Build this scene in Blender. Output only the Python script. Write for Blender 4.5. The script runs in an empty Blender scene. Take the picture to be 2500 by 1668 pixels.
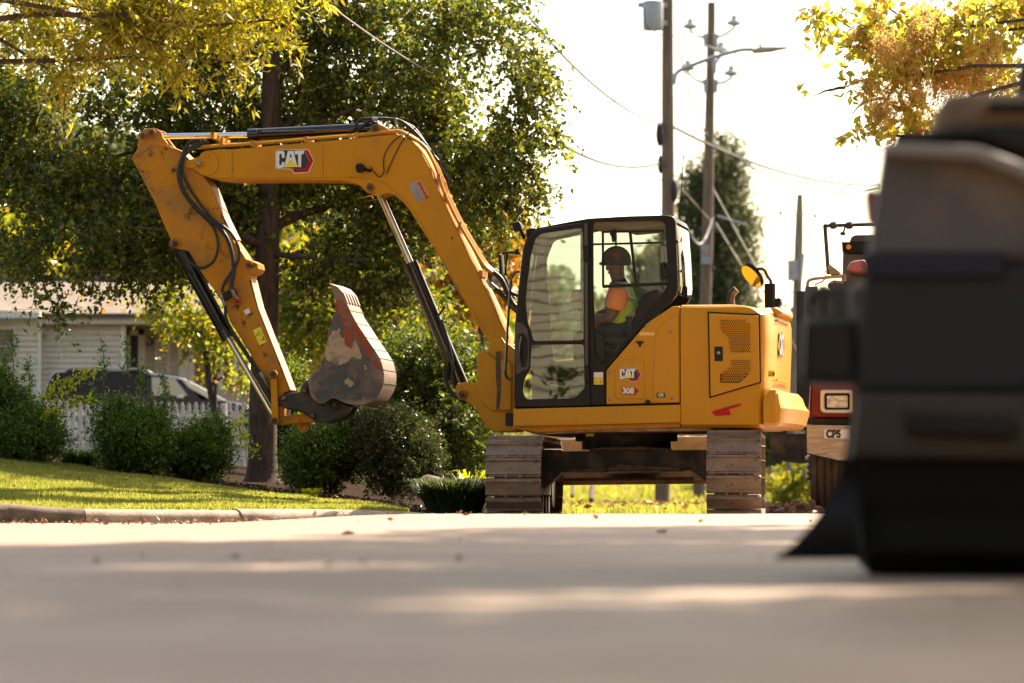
import bpy, math, random
import numpy as np
from mathutils import Vector, Matrix, noise as mnoise
R = math.radians
S = bpy.context.scene
COL = S.collection
rng = np.random.default_rng(7)
random.seed(7)

# ------------------------------------------------------------------ camera
CH = 0.23
FPX = 9375.0
PITCH = math.atan(361 / FPX)
cd = bpy.data.cameras.new('camera')
cd.lens = 135; cd.sensor_width = 36; cd.clip_start = 0.1; cd.clip_end = 5000
cd.dof.use_dof = True; cd.dof.focus_distance = 32.0; cd.dof.aperture_fstop = 2.9
cam = bpy.data.objects.new('camera', cd); COL.objects.link(cam)
cam.location = (0, 0, CH); cam.rotation_euler = (R(90) + PITCH, 0, 0)
S.camera = cam
# ------------------------------------------------------------------ light
SUN_EL, SUN_AZ = 43.0, 38.0           # azimuth clockwise from +Y (towards +X)
w = bpy.data.worlds.new('World'); S.world = w; w.use_nodes = True
wt = w.node_tree; wt.nodes.clear()
sky = wt.nodes.new('ShaderNodeTexSky'); sky.sky_type = 'NISHITA'; sky.sun_disc = False
sky.sun_elevation = R(SUN_EL); sky.sun_rotation = R(SUN_AZ)
sky.dust_density = 1.6; sky.air_density = 1.0; sky.ozone_density = 0.8
warm = wt.nodes.new('ShaderNodeMix'); warm.data_type = 'RGBA'; warm.blend_type = 'MULTIPLY'
warm.inputs[0].default_value = 1.0; warm.inputs[7].default_value = (1.0, 0.84, 0.65, 1)
bg = wt.nodes.new('ShaderNodeBackground'); bg.inputs[1].default_value = 0.12
wo = wt.nodes.new('ShaderNodeOutputWorld')
wt.links.new(sky.outputs[0], warm.inputs[6]); wt.links.new(warm.outputs[2], bg.inputs[0]); wt.links.new(bg.outputs[0], wo.inputs[0])
sl = bpy.data.lights.new('sun', 'SUN'); sl.energy = 4.4; sl.angle = R(0.53); sl.color = (1.0, 0.86, 0.66)
so = bpy.data.objects.new('sun', sl); COL.objects.link(so)
sd = Vector((math.sin(R(SUN_AZ)) * math.cos(R(SUN_EL)), math.cos(R(SUN_AZ)) * math.cos(R(SUN_EL)), math.sin(R(SUN_EL))))
so.rotation_euler = sd.to_track_quat('Z', 'Y').to_euler(); so.location = (20, 20, 30)
S.view_settings.view_transform = 'Standard'; S.view_settings.look = 'None'
S.view_settings.exposure = 1.88; S.view_settings.gamma = 1.0
S.render.engine = 'CYCLES'
S.cycles.max_bounces = 8; S.cycles.transparent_max_bounces = 24; S.cycles.diffuse_bounces = 3
S.cycles.glossy_bounces = 3; S.cycles.transmission_bounces = 5; S.cycles.sample_clamp_indirect = 4.0
S.cycles.caustics_reflective = False; S.cycles.caustics_refractive = False
S.cycles.use_denoising = True

# ------------------------------------------------------------------ photo units
ZN = {'s': (0, 0, 1), 'a': (300, 250, 2.9375), 'b': (300, 600, 2.9375), 'c': (850, 250, 1.96), 'd': (1200, 500, 2.7038),
      'e': (1600, 500, 2.704), 'f': (1150, 1000, 2.765), 'g': (1150, 850, 6.273), 'h': (0, 600, 3.136), 'p': (1430, 570, 4.75),
      'k': (640, 880, 6.528), 'r': (1950, 520, 2.062), 't': (1550, 0, 3.137), 'w': (1850, 0, 3.615), 'v': (1850, 800, 2.412), 'j': (1850, 200, 2.614)}
def src(z, x, y):
    a, b, s = ZN[z]; return a + x / s, b + y / s
def ray(px, py):
    a, b = (px - 1250) / FPX, (py - 834) / FPX
    c, s = math.cos(PITCH), math.sin(PITCH)
    return Vector((a, c + b * s, s - b * c))
def W(px, py, Y, z='s'):
    """world point at depth Y metres that belongs to a photo position"""
    px, py = src(z, px, py); r = ray(px, py)
    return Vector((0, 0, CH)) + r * (Y / r.y)
class Frame:
    def __init__(s, o, yaw):
        s.o = Vector(o); s.yaw = yaw
        s.X = Vector((math.cos(yaw), -math.sin(yaw), 0)); s.Y = Vector((math.sin(yaw), math.cos(yaw), 0))
    def p(s, z, x, y, ly):
        r = ray(*src(z, x, y)); c = Vector((0, 0, CH)) - s.o
        t = (ly - c.dot(s.Y)) / r.dot(s.Y); q = c + r * t
        return Vector((q.dot(s.X), ly, q.z))
    def poly(s, z, pts, ly):
        out = []
        for p in pts:
            zz, (x, y) = (p[0], p[1:]) if isinstance(p[0], str) else (z, p)
            q = s.p(zz, x, y, ly); out.append((q.x, q.z))
        return out
    def r(s, z, v): return v / ZN[z][2] * (s.o.y) / FPX

# ------------------------------------------------------------------ mesh builder
def rnd(poly, r, n=4):
    out = []; m = len(poly)
    for i in range(m):
        p0, p, p1 = (np.array(poly[(i + k) % m], float) for k in (-1, 0, 1))
        a, b = p0 - p, p1 - p; la, lb = np.linalg.norm(a), np.linalg.norm(b)
        d = min(r, la * .45, lb * .45)
        if la < 1e-9 or lb < 1e-9: out.append(tuple(p)); continue
        q0, q1 = p + a / la * d, p + b / lb * d
        for k in range(n + 1):
            t = k / n; out.append(tuple((1 - t) ** 2 * q0 + 2 * t * (1 - t) * p + t * t * q1))
    return out
def circ(cx, cz, r, n=20, a0=0, a1=360):
    full = abs(a1 - a0) >= 359.9
    return [(cx + r * math.cos(R(a0 + (a1 - a0) * k / (n if full else n - 1))), cz + r * math.sin(R(a0 + (a1 - a0) * k / (n if full else n - 1)))) for k in range(n)]
def sm(pts, n=4, closed=False):
    P = [np.array(p, float) for p in pts]; m = len(P); out = []
    rng_ = range(m if closed else m - 1)
    for i in rng_:
        if closed: p0, p1, p2, p3 = (P[(i + k) % m] for k in (-1, 0, 1, 2))
        else: p0, p1, p2, p3 = P[max(i - 1, 0)], P[i], P[i + 1], P[min(i + 2, m - 1)]
        for k in range(n):
            t = k / n
            out.append(tuple(.5 * ((2 * p1) + (-p0 + p2) * t + (2 * p0 - 5 * p1 + 4 * p2 - p3) * t * t + (-p0 + 3 * p1 - 3 * p2 + p3) * t ** 3)))
    if not closed: out.append(tuple(P[-1]))
    return out
class MB:
    def __init__(s): s.v = []; s.f = []
    def add(s, vs, fs, M=None):
        n = len(s.v)
        s.v += [tuple(M @ Vector(v)) for v in vs] if M is not None else [tuple(v) for v in vs]
        s.f += [tuple(i + n for i in f) for f in fs]; return s
    def box(s, x0, x1, y0, y1, z0, z1, M=None):
        v = [(x, y, z) for x in (x0, x1) for y in (y0, y1) for z in (z0, z1)]
        return s.add(v, [(0, 1, 3, 2), (4, 6, 7, 5), (0, 4, 5, 1), (2, 3, 7, 6), (0, 2, 6, 4), (1, 5, 7, 3)], M)
    def plate(s, poly, y0, y1, bev=0.004, holes=(), M=None):
        """flat plate cut to an outline in x,z with thickness along y and bevelled edges"""
        c = bpy.data.curves.new('t', 'CURVE'); c.dimensions = '2D'; c.fill_mode = 'BOTH'
        t = abs(y1 - y0); bev = min(bev, t * .45)
        for pl in [poly] + list(holes):
            sp = c.splines.new('POLY'); sp.points.add(len(pl) - 1)
            for k, (x, z) in enumerate(pl): sp.points[k].co = (x, z, 0, 1)
            sp.use_cyclic_u = True
        c.extrude = t / 2 - bev; c.bevel_depth = bev; c.bevel_resolution = 1; c.offset = -bev
        o = bpy.data.objects.new('t', c); me = bpy.data.meshes.new_from_object(o)
        ym = (y0 + y1) / 2
        s.add([(v.co.x, ym - v.co.z, v.co.y) for v in me.vertices], [tuple(p.vertices) for p in me.polygons], M)
        bpy.data.objects.remove(o); bpy.data.curves.remove(c); bpy.data.meshes.remove(me); return s
    def tube(s, pts, r, n=10, cap=True, M=None):
        P = [Vector(p) for p in pts]; rs = r if isinstance(r, (list, tuple)) else [r] * len(P)
        vs = []; fs = []; up = None
        for i, p in enumerate(P):
            d = (P[min(i + 1, len(P) - 1)] - P[max(i - 1, 0)]).normalized()
            if up is None: up = d.orthogonal().normalized()
            up = (up - d * up.dot(d)); up = up.normalized() if up.length > 1e-6 else d.orthogonal().normalized()
            b = d.cross(up)
            for k in range(n):
                a = 2 * math.pi * k / n; vs.append(p + (up * math.cos(a) + b * math.sin(a)) * rs[i])
        for i in range(len(P) - 1):
            for k in range(n): fs.append((i * n + k, i * n + (k + 1) % n, (i + 1) * n + (k + 1) % n, (i + 1) * n + k))
        if cap: fs += [tuple(range(n))[::-1], tuple(range((len(P) - 1) * n, len(P) * n))]
        return s.add(vs, fs, M)
    def cy(s, x, z, r, y0, y1, n=24, bev=.004, M=None):
        return s.tube([(x, y0, z), (x, y0 + 1e-4, z), (x, y0 + bev, z), (x, y1 - bev, z), (x, y1 - 1e-4, z), (x, y1, z)], [r - bev * 1.05, r - bev, r, r, r - bev, r - bev * 1.05], n, True, M)
    def ball(s, c, rx, ry=None, rz=None, n=12, M=None):
        ry = rx if ry is None else ry; rz = rx if rz is None else rz
        vs = []; fs = []
        for i in range(n + 1):
            th = math.pi * i / n
            for k in range(2 * n):
                a = math.pi * k / n
                vs.append((c[0] + rx * math.sin(th) * math.cos(a), c[1] + ry * math.sin(th) * math.sin(a), c[2] + rz * math.cos(th)))
        for i in range(n):
            for k in range(2 * n): fs.append((i * 2 * n + k, (i + 1) * 2 * n + k, (i + 1) * 2 * n + (k + 1) % (2 * n), i * 2 * n + (k + 1) % (2 * n)))
        return s.add(vs, fs, M)
    def loft(s, loops, cap=True, M=None):
        n = len(loops[0]); vs = [v for l in loops for v in l]; fs = []
        for i in range(len(loops) - 1):
            for k in range(n): fs.append((i * n + k, i * n + (k + 1) % n, (i + 1) * n + (k + 1) % n, (i + 1) * n + k))
        if cap: fs += [tuple(range(n))[::-1], tuple(range((len(loops) - 1) * n, len(loops) * n))]
        return s.add(vs, fs, M)
    def text(s, txt, h, fn, bold=0.0, thick=.0015, sx=1.0):
        """letters of height h, fn maps text x,y,out to a place"""
        c = bpy.data.curves.new('t', 'FONT'); c.body = txt; c.size = 1.0; c.align_x = 'CENTER'; c.align_y = 'CENTER'
        c.offset = bold; c.extrude = 0.001
        o = bpy.data.objects.new('t', c); me = bpy.data.meshes.new_from_object(o)
        s.add([fn(v.co.x * h * 1.4 * sx, v.co.y * h * 1.4, thick if v.co.z > 0 else 0) for v in me.vertices], [tuple(p.vertices) for p in me.polygons])
        bpy.data.objects.remove(o); bpy.data.curves.remove(c); bpy.data.meshes.remove(me); return s
    def build(s, name, m, parent=None, smooth=35, rot=None):
        me = bpy.data.meshes.new(name); me.from_pydata(s.v, [], s.f)
        if smooth:
            me.polygons.foreach_set('use_smooth', [True] * len(me.polygons)); me.set_sharp_from_angle(angle=R(smooth))
        me.materials.append(m); me.update()
        o = bpy.data.objects.new(name, me); COL.objects.link(o)
        if parent is not None: o.parent = parent
        if rot: o.rotation_euler = rot
        return o
def tag(o, label=None, cat=None, group=None, kind=None):
    if label: o['label'] = label
    if cat: o['category'] = cat
    if group: o['group'] = group
    if kind: o['kind'] = kind
    return o
def empty(name, loc, rz=0, label=None, cat=None, group=None):
    o = bpy.data.objects.new(name, None); COL.objects.link(o); o.location = loc; o.rotation_euler = (0, 0, rz)
    o.empty_display_size = .1
    return tag(o, label, cat, group)
def fastmesh(name, V, F, m, parent=None, smooth=False):
    """V (n,3), F (m,k) numpy"""
    me = bpy.data.meshes.new(name); k = F.shape[1]
    me.vertices.add(len(V)); me.vertices.foreach_set('co', V.astype(np.float32).ravel())
    me.loops.add(F.size); me.loops.foreach_set('vertex_index', F.astype(np.int32).ravel())
    me.polygons.add(len(F)); me.polygons.foreach_set('loop_start', np.arange(0, F.size, k, dtype=np.int32))
    me.update(calc_edges=True)
    if smooth: me.polygons.foreach_set('use_smooth', [True] * len(F))
    me.materials.append(m); o = bpy.data.objects.new(name, me); COL.objects.link(o)
    if parent is not None: o.parent = parent
    return o

# ------------------------------------------------------------------ materials
def mat(name, c, rough=.5, metal=0., c2=None, ns=6., lo=.45, hi=.6, bump=0., bs=60., coat=0., spec=.5, c3=None, ns3=40., lo3=.6, hi3=.68, stretch=(1, 1, 1), rough2=None, coord='Object'):
    m = bpy.data.materials.new(name); m.use_nodes = True; t = m.node_tree; b = t.nodes['Principled BSDF']; L = t.links.new
    b.inputs['Roughness'].default_value = rough; b.inputs['Metallic'].default_value = metal
    b.inputs['Coat Weight'].default_value = coat; b.inputs['Coat Roughness'].default_value = .12
    b.inputs['Specular IOR Level'].default_value = spec
    b.inputs['Base Color'].default_value = (*c, 1)
    tc = t.nodes.new('ShaderNodeTexCoord'); mp = t.nodes.new('ShaderNodeMapping'); mp.inputs['Scale'].default_value = stretch
    L(tc.outputs[coord], mp.inputs[0]); cur = None
    def nz(sc, det=6, rg=.6):
        n = t.nodes.new('ShaderNodeTexNoise'); n.inputs['Scale'].default_value = sc; n.inputs['Detail'].default_value = det
        n.inputs['Roughness'].default_value = rg; L(mp.outputs[0], n.inputs['Vector']); return n
    def rampmask(n, a, b_):
        r = t.nodes.new('ShaderNodeMapRange'); r.inputs[1].default_value = a; r.inputs[2].default_value = b_
        L(n.outputs['Fac'], r.inputs[0]); return r
    def mixc(fac, colr):
        nonlocal cur
        x = t.nodes.new('ShaderNodeMix'); x.data_type = 'RGBA'; L(fac, x.inputs[0])
        if cur is None: x.inputs[6].default_value = (*c, 1)
        else: L(cur, x.inputs[6])
        x.inputs[7].default_value = (*colr, 1); cur = x.outputs[2]
    if c2:
        r = rampmask(nz(ns), lo, hi); mixc(r.outputs[0], c2)
        if rough2 is not None:
            q = t.nodes.new('ShaderNodeMapRange'); L(r.outputs[0], q.inputs[0]); q.inputs[3].default_value = rough; q.inputs[4].default_value = rough2
            L(q.outputs[0], b.inputs['Roughness'])
    if c3: mixc(rampmask(nz(ns3), lo3, hi3).outputs[0], c3)
    if cur is not None: L(cur, b.inputs['Base Color'])
    if bump:
        bp = t.nodes.new('ShaderNodeBump'); bp.inputs['Strength'].default_value = bump; bp.inputs['Distance'].default_value = .01
        L(nz(bs).outputs['Fac'], bp.inputs['Height']); L(bp.outputs[0], b.inputs['Normal'])
    return m
def leafmat(name, cols, trans=.5, rough=.42, spec=.5, tboost=1.6):
    m = bpy.data.materials.new(name); m.use_nodes = True; t = m.node_tree; b = t.nodes['Principled BSDF']; L = t.links.new
    out = t.nodes['Material Output']; g = t.nodes.new('ShaderNodeNewGeometry')
    cr = t.nodes.new('ShaderNodeValToRGB'); e = cr.color_ramp.elements
    while len(e) > 1: e.remove(e[-1])
    e[0].position = 0; e[0].color = (*cols[0], 1)
    for k, c in enumerate(cols[1:]):
        q = e.new((k + 1) / (len(cols) - 1)); q.color = (*c, 1)
    L(g.outputs['Random Per Island'], cr.inputs[0]); L(cr.outputs[0], b.inputs['Base Color'])
    b.inputs['Roughness'].default_value = rough; b.inputs['Specular IOR Level'].default_value = spec
    tr = t.nodes.new('ShaderNodeBsdfTranslucent'); hs = t.nodes.new('ShaderNodeHueSaturation')
    hs.inputs['Value'].default_value = tboost; hs.inputs['Saturation'].default_value = 1.05; hs.inputs['Hue'].default_value = .485
    L(cr.outputs[0], hs.inputs['Color']); L(hs.outputs[0], tr.inputs[0])
    mx = t.nodes.new('ShaderNodeMixShader'); mx.inputs[0].default_value = trans
    L(b.outputs[0], mx.inputs[1]); L(tr.outputs[0], mx.inputs[2]); L(mx.outputs[0], out.inputs[0])
    return m
def glassmat(name, tint=(.80, .88, .84), ior=1.75, rough=0.0, bump=0.):
    m = bpy.data.materials.new(name); m.use_nodes = True; t = m.node_tree; t.nodes.clear(); L = t.links.new
    o = t.nodes.new('ShaderNodeOutputMaterial'); tr = t.nodes.new('ShaderNodeBsdfTransparent'); tr.inputs[0].default_value = (*tint, 1)
    gl = t.nodes.new('ShaderNodeBsdfGlossy'); gl.inputs['Roughness'].default_value = rough
    fr = t.nodes.new('ShaderNodeFresnel'); fr.inputs[0].default_value = ior; mx = t.nodes.new('ShaderNodeMixShader')
    if bump:
        tc = t.nodes.new('ShaderNodeTexCoord'); n = t.nodes.new('ShaderNodeTexNoise'); n.inputs['Scale'].default_value = 2.2; n.inputs['Detail'].default_value = 1
        bp = t.nodes.new('ShaderNodeBump'); bp.inputs['Strength'].default_value = bump; bp.inputs['Distance'].default_value = .05
        L(tc.outputs['Object'], n.inputs['Vector']); L(n.outputs['Fac'], bp.inputs['Height']); L(bp.outputs[0], gl.inputs['Normal'])
    L(fr.outputs[0], mx.inputs[0]); L(tr.outputs[0], mx.inputs[1]); L(gl.outputs[0], mx.inputs[2]); L(mx.outputs[0], o.inputs[0])
    return m
YEL = (.55, .235, .005)
M = {}
M['yel'] = mat('yellow_paint', YEL, .42, c2=(.42, .185, .018), ns=2.2, lo=.45, hi=.75, c3=(.10, .05, .02), ns3=26, lo3=.66, hi3=.74, coat=.06, rough2=.6, spec=.2)
M['yel_dirty'] = mat('dusty_yellow_paint', (.52, .205, .008), .5, spec=.2, c2=(.32, .16, .045), ns=3.5, lo=.42, hi=.66, c3=(.07, .04, .02), ns3=11, lo3=.57, hi3=.68, coat=.03, rough2=.75)
M['yel_body'] = mat('body_yellow_paint', (.52, .228, .005), .36, c2=(.47, .215, .012), ns=1.6, lo=.4, hi=.8, c3=(.36, .20, .05), ns3=15, lo3=.60, hi3=.85, coat=.06, spec=.2)
M['black'] = mat('black_frame_paint', (.006, .005, .004), .42, c2=(.012, .009, .007), ns=5, spec=.25)
M['blackgloss'] = mat('gloss_black_cylinder', (.006, .006, .008), .16, c2=(.03, .022, .016), ns=9, lo=.55, hi=.8, rough2=.4, coat=.5)
M['rubber'] = mat('black_hose_rubber', (.012, .011, .010), .55, bump=.2, bs=300)
M['chrome'] = mat('chrome_rod', (.75, .74, .72), .12, 1.0)
M['steel'] = mat('bare_steel', (.35, .33, .30), .35, 1.0, c2=(.18, .12, .08), ns=12)
M['greas'] = mat('greasy_dark_steel', (.022, .020, .020), .5, c2=(.075, .05, .034), ns=7, lo=.45, hi=.68, bump=.25, bs=50, spec=.4)
M['track'] = mat('worn_track_steel', (.18, .125, .092), .55, .2, c2=(.27, .19, .135), ns=5, lo=.4, hi=.7, c3=(.05, .035, .028), ns3=22, lo3=.55, hi3=.7, bump=.25, bs=70)
M['mudframe'] = mat('muddy_black_frame', (.018, .015, .013), .7, c2=(.12, .08, .05), ns=5, lo=.46, hi=.7, bump=.5, bs=40)
M['mud'] = mat('dried_mud', (.15, .095, .06), .95, c2=(.08, .05, .033), ns=14, bump=.8, bs=50)
M['white'] = mat('white_paint', (.30, .31, .33), .6, c2=(.24, .24, .25), ns=8)
M['red'] = mat('red_paint', (.20, .004, .006), .4, coat=.15, c2=(.16, .005, .006), ns=3, spec=.3)
M['amber'] = mat('amber_lens', (.8, .22, .01), .2, coat=.5)
M['glass'] = glassmat('cab_glass', (.86, .96, .92), 1.5, 0.0, .012)
M['glassdark'] = glassmat('tinted_cab_glass', (.95, .97, .96), 1.14)
M['carglass'] = mat('car_glass', (.008, .010, .022), .12, spec=.12)
M['sillver'] = mat('aluminium', (.42, .38, .34), .38, .85, c2=(.30, .25, .21), ns=5, stretch=(1, 1, 6))
M['seat'] = mat('seat_vinyl', (.010, .010, .011), .7, spec=.2)
M['mirror'] = mat('mirror_glass', (.62, .58, .50), .03, 1.0)
# ================================================================== GROUND
def sstep(a, b, x):
    t = np.clip((x - a) / (b - a), 0, 1); return t * t * (3 - 2 * t)
def zroad(x, y):
    c = -.035 + .095 * sstep(-2.9, -.5, x)
    up = sstep(11, 26, y) * (1 - sstep(27.0, 31.0, y))
    return c * up - .03 * sstep(27, 31, y) - .09 * sstep(36, 80, y)
def zleft(x, y):
    """lawn and garden rising to the left behind the kerb"""
    s = np.clip((-x * 33 / np.maximum(y, 33.) - .85) * .0205, 0, .30)
    near = s * np.clip(y - 30.0, 0, 6.3)
    far = np.clip(y - 36.3, 0, 40) * (.0145 * sstep(.6, -4, x))
    return -.02 + .07 * sstep(.0, -1.2, x) + near + far
_kp = [W(0, 1228, 30.0), W(110, 1238, 30.0), W(204, 1243, 30.05), W(350, 1245, 30.2), W(511, 1245.5, 30.4), W(640, 1247, 30.6), W(766, 1247.5, 30.9), W(880, 1249, 31.1), W(980, 1252, 31.4), W(1030, 1257, 31.7)]
KX = np.array([p.x for p in _kp]); KY = np.array([p.y for p in _kp])
def zterr(x, y):
    base = zroad(x, y) - .012 + np.clip(y - 86, 0, 60) * .028
    yk = np.interp(x, KX, KY); wl = sstep(.6, -1.0, x) * sstep(-.02, .14, y - yk)
    l = zleft(x, y)
    z = base * (1 - wl) + np.maximum(l, base) * wl
    return np.where(y < yk, zroad(x, y) - .02, z)
def grid(name, xs, ys, fz, m, parent=None):
    X, Y = np.meshgrid(xs, ys); Z = fz(X, Y); V = np.stack([X, Y, Z], -1).reshape(-1, 3)
    nx, ny = len(xs), len(ys); i, j = np.meshgrid(np.arange(nx - 1), np.arange(ny - 1)); a = (j * nx + i).ravel()
    return fastmesh(name, V, np.stack([a, a + 1, a + nx + 1, a + nx], -1), m, parent, True)
M['soil'] = mat('mulch_soil', (.018, .010, .006), .95, spec=.02, c2=(.036, .021, .012), ns=18, bump=.8, bs=60)
M['asph'] = mat('worn_street_asphalt', (.27, .18, .124), .62, c2=(.34, .24, .17), ns=1.1, c3=(.19, .13, .095), ns3=3.0, lo3=.6, hi3=.72, bump=.35, bs=90, spec=.5)
M['kerb_dark'] = mat('shaded_stained_kerb', (.17, .12, .085), .9, c2=(.10, .07, .05), ns=7, bump=.6, bs=30)  # base darkened to put shade on the left kerb piece, over stains
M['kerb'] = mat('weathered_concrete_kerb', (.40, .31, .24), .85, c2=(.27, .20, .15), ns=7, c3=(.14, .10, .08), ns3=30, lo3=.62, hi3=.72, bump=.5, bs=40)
xs = np.concatenate([-np.geomspace(3000, 14, 26), np.linspace(-12, 12, 121), np.geomspace(14, 3000, 26)])
ys = np.concatenate([np.linspace(-60, 26, 30), np.linspace(26.5, 34, 76), np.linspace(34.2, 48, 70), np.linspace(49, 130, 60), np.geomspace(135, 3500, 20)])
M['lawnsoil'] = mat('grass_soil', (.04, .038, .014), .95, spec=.05, c2=(.03, .022, .012), ns=9, bump=.6, bs=30)
tag(grid('ground', xs, ys, zterr, M['lawnsoil']), kind='structure')
# street: everything in front of the kerb, and the part beyond the machine on the right
kerb_t = [W(-160, 1219, 29.6), W(0, 1228, 30.0), W(110, 1238, 30.0), W(204, 1243, 30.05), W(350, 1245, 30.2), W(511, 1245.5, 30.4), W(640, 1247, 30.6), W(766, 1247.5, 30.9), W(880, 1249, 31.1), W(980, 1252, 31.4), W(1030, 1257, 31.7), W(1047, 1261, 32.2), W(1046, 1263, 33.5)]
kx = [p.x for p in kerb_t][:10]; ky = [p.y for p in kerb_t][:10]
rx = np.linspace(-9, 14, 140)
V = []; Fq = []
yl = np.concatenate([np.linspace(-40, 8, 14), np.linspace(9, 30, 70)])
def yend(x): return np.interp(x, kx, ky) + .02 if x < kx[-1] else 31.6 + min((x - kx[-1]) * 6, 10.5)
for x in rx:
    ye = yend(x)
    for y in yl:
        yy = -40 + (y + 40) / 70 * (ye + 40); V.append((x, yy, float(zroad(np.float64(x), np.float64(yy)))))
n = len(yl)
for i in range(len(rx) - 1):
    for j in range(n - 1): Fq.append((i * n + j, (i + 1) * n + j, (i + 1) * n + j + 1, i * n + j + 1))
tag(fastmesh('road', np.array(V), np.array(Fq), M['asph'], None, True), kind='structure')
# kerb with a rounded nose
m_ = MB(); loops = []
for i, p in enumerate(kerb_t):
    a = kerb_t[max(i - 1, 0)]; b = kerb_t[min(i + 1, len(kerb_t) - 1)]; d = Vector((b.x - a.x, b.y - a.y, 0)).normalized(); n_ = Vector((d.y, -d.x, 0))
    g = float(zroad(np.float64(p.x), np.float64(p.y))) - .04; t = p.z
    wob = .006 * mnoise.noise((p.x * 2, 0, 0))
    loops.append([tuple(p + n_ * .14 + Vector((0, 0, g - p.z))), tuple(p + n_ * (.13 + wob) + Vector((0, 0, -.055))), tuple(p + n_ * .09 + Vector((0, 0, -.018))), tuple(p + n_ * .03 + Vector((0, 0, wob))), tuple(p - n_ * .08 + Vector((0, 0, .002))), tuple(p - n_ * .1 + Vector((0, 0, g - p.z)))])
fine = []
for i in range(len(loops) - 1):
    for k in range(8):
        t = k / 8; fine.append([tuple(np.array(a) * (1 - t) + np.array(b) * t + np.array([0, 0, .004 * mnoise.noise((i * 3.3 + k * .9, 5, 0))])) for a, b in zip(loops[i], loops[i + 1])])
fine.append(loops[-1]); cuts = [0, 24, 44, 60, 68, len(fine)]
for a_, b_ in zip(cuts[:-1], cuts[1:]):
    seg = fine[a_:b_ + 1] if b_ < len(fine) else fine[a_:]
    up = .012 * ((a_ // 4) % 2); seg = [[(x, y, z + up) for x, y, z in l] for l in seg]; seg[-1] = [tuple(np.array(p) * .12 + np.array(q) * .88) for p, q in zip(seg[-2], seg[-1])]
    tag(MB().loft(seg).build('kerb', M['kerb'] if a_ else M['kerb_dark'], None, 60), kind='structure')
for px_ in (204, 520, 770, 880):
    pass
# ------------------------------------------------------------------ foliage
def leaves(pos, dirs, ln, asp, fold=.25, seed=0, jit=.5):
    """diamond leaves folded on the midrib; pos, dirs (n,3)"""
    g = np.random.default_rng(seed); n = len(pos)
    d = dirs + g.normal(0, jit, (n, 3)); d /= np.linalg.norm(d, axis=1)[:, None] + 1e-9
    u = g.normal(0, 1, (n, 3)); u -= d * (u * d).sum(1)[:, None]; u /= np.linalg.norm(u, axis=1)[:, None] + 1e-9
    nn = np.cross(d, u); L = ln * g.uniform(.65, 1.25, n)[:, None]; w_ = L * asp * .5
    a = pos; b = pos + d * L; m1 = pos + d * L * .45 + u * w_ + nn * w_ * fold; m2 = pos + d * L * .45 - u * w_ + nn * w_ * fold
    V = np.stack([a, m1, b, m2], 1).reshape(-1, 3); i = np.arange(n)[:, None] * 4
    Fc = np.concatenate([i + np.array([[0, 1, 2]]), i + np.array([[0, 2, 3]])], 0)
    return V, Fc
def twigs(cl, nt, per, tl, seed, droop=.3, gap=.0, gsc=1.2, shell=.35, outw=.6):
    """cl: ellipsoids (x,y,z,rx,ry,rz); returns leaf anchor points and directions strung along short twigs"""
    g = np.random.default_rng(seed); C_ = np.array(cl, float); wgt = (C_[:, 3] * C_[:, 4] * C_[:, 5]) ** .75; wgt /= wgt.sum()
    P0 = []; D0 = []
    k = g.choice(len(C_), nt * 3, p=wgt)
    v = g.normal(0, 1, (nt * 3, 3)); v /= np.linalg.norm(v, axis=1)[:, None]
    r_ = g.uniform(0, 1, nt * 3) ** shell
    p = C_[k, :3] + v * C_[k, 3:] * r_[:, None]
    if gap > 0:
        keep = np.array([mnoise.noise(Vector(q_) * gsc) for q_ in p]) > (gap - .5)
        p, v = p[keep], v[keep]
    p, v = p[:nt], v[:nt]; n = len(p)
    d = v * outw + g.normal(0, .6, (n, 3)); d[:, 2] -= droop; d /= np.linalg.norm(d, axis=1)[:, None]
    t = np.linspace(0, 1, per)[None, :, None]
    L = tl * g.uniform(.5, 1.3, n)[:, None, None]
    pts = p[:, None, :] + d[:, None, :] * t * L + g.normal(0, .012, (n, per, 3))
    pts[..., 2] -= (t[..., 0] ** 2) * L[..., 0] * droop * .6
    dr = d[:, None, :] * .6 + g.normal(0, .8, (n, per, 3)); dr[..., 2] -= droop * .5
    return pts.reshape(-1, 3), dr.reshape(-1, 3), p, d, L[:, 0, 0]
def foliage(name, parent, m, cl, nt, per, tl, ln, asp, seed, droop=.3, gap=0., gsc=1.2, shell=.35, fold=.25, outw=.6, tw=None, twr=.0035):
    P_, D_, p, d, L = twigs(cl, nt, per, tl, seed, droop, gap, gsc, shell, outw)
    if parent is not None: P_ = P_ - np.array(parent.location); p = p - np.array(parent.location)
    V, Fc = leaves(P_, D_, ln, asp, fold, seed)
    o = fastmesh(name, V, Fc, m, parent)
    if tw is not None:
        a = p; b = p + d * L[:, None]; n = len(p); u = np.cross(d, [0, 0, 1.]); u /= np.linalg.norm(u, axis=1)[:, None] + 1e-9; w2 = np.cross(d, u)
        ring = [u * twr, (-u * .5 + w2 * .87) * twr, (-u * .5 - w2 * .87) * twr]
        V = np.concatenate([np.stack([a + r_ for r_ in ring], 1), np.stack([b + r_ * .4 for r_ in ring], 1)], 1).reshape(-1, 3); i = np.arange(n)[:, None] * 6
        Fc = np.concatenate([i + np.array([[0, 1, 4, 3]]), i + np.array([[1, 2, 5, 4]]), i + np.array([[2, 0, 3, 5]])], 0)
        fastmesh('twigs', V, Fc, tw, parent)
    return o
def E(px, py, rx, ry, Y, rd):
    """crown lobe seen at px,py with radii in photo pixels, depth Y, half depth rd metres"""
    c = W(px, py, Y); s = Y / FPX; return (c.x, c.y, c.z, rx * s, rd, ry * s)
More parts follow.
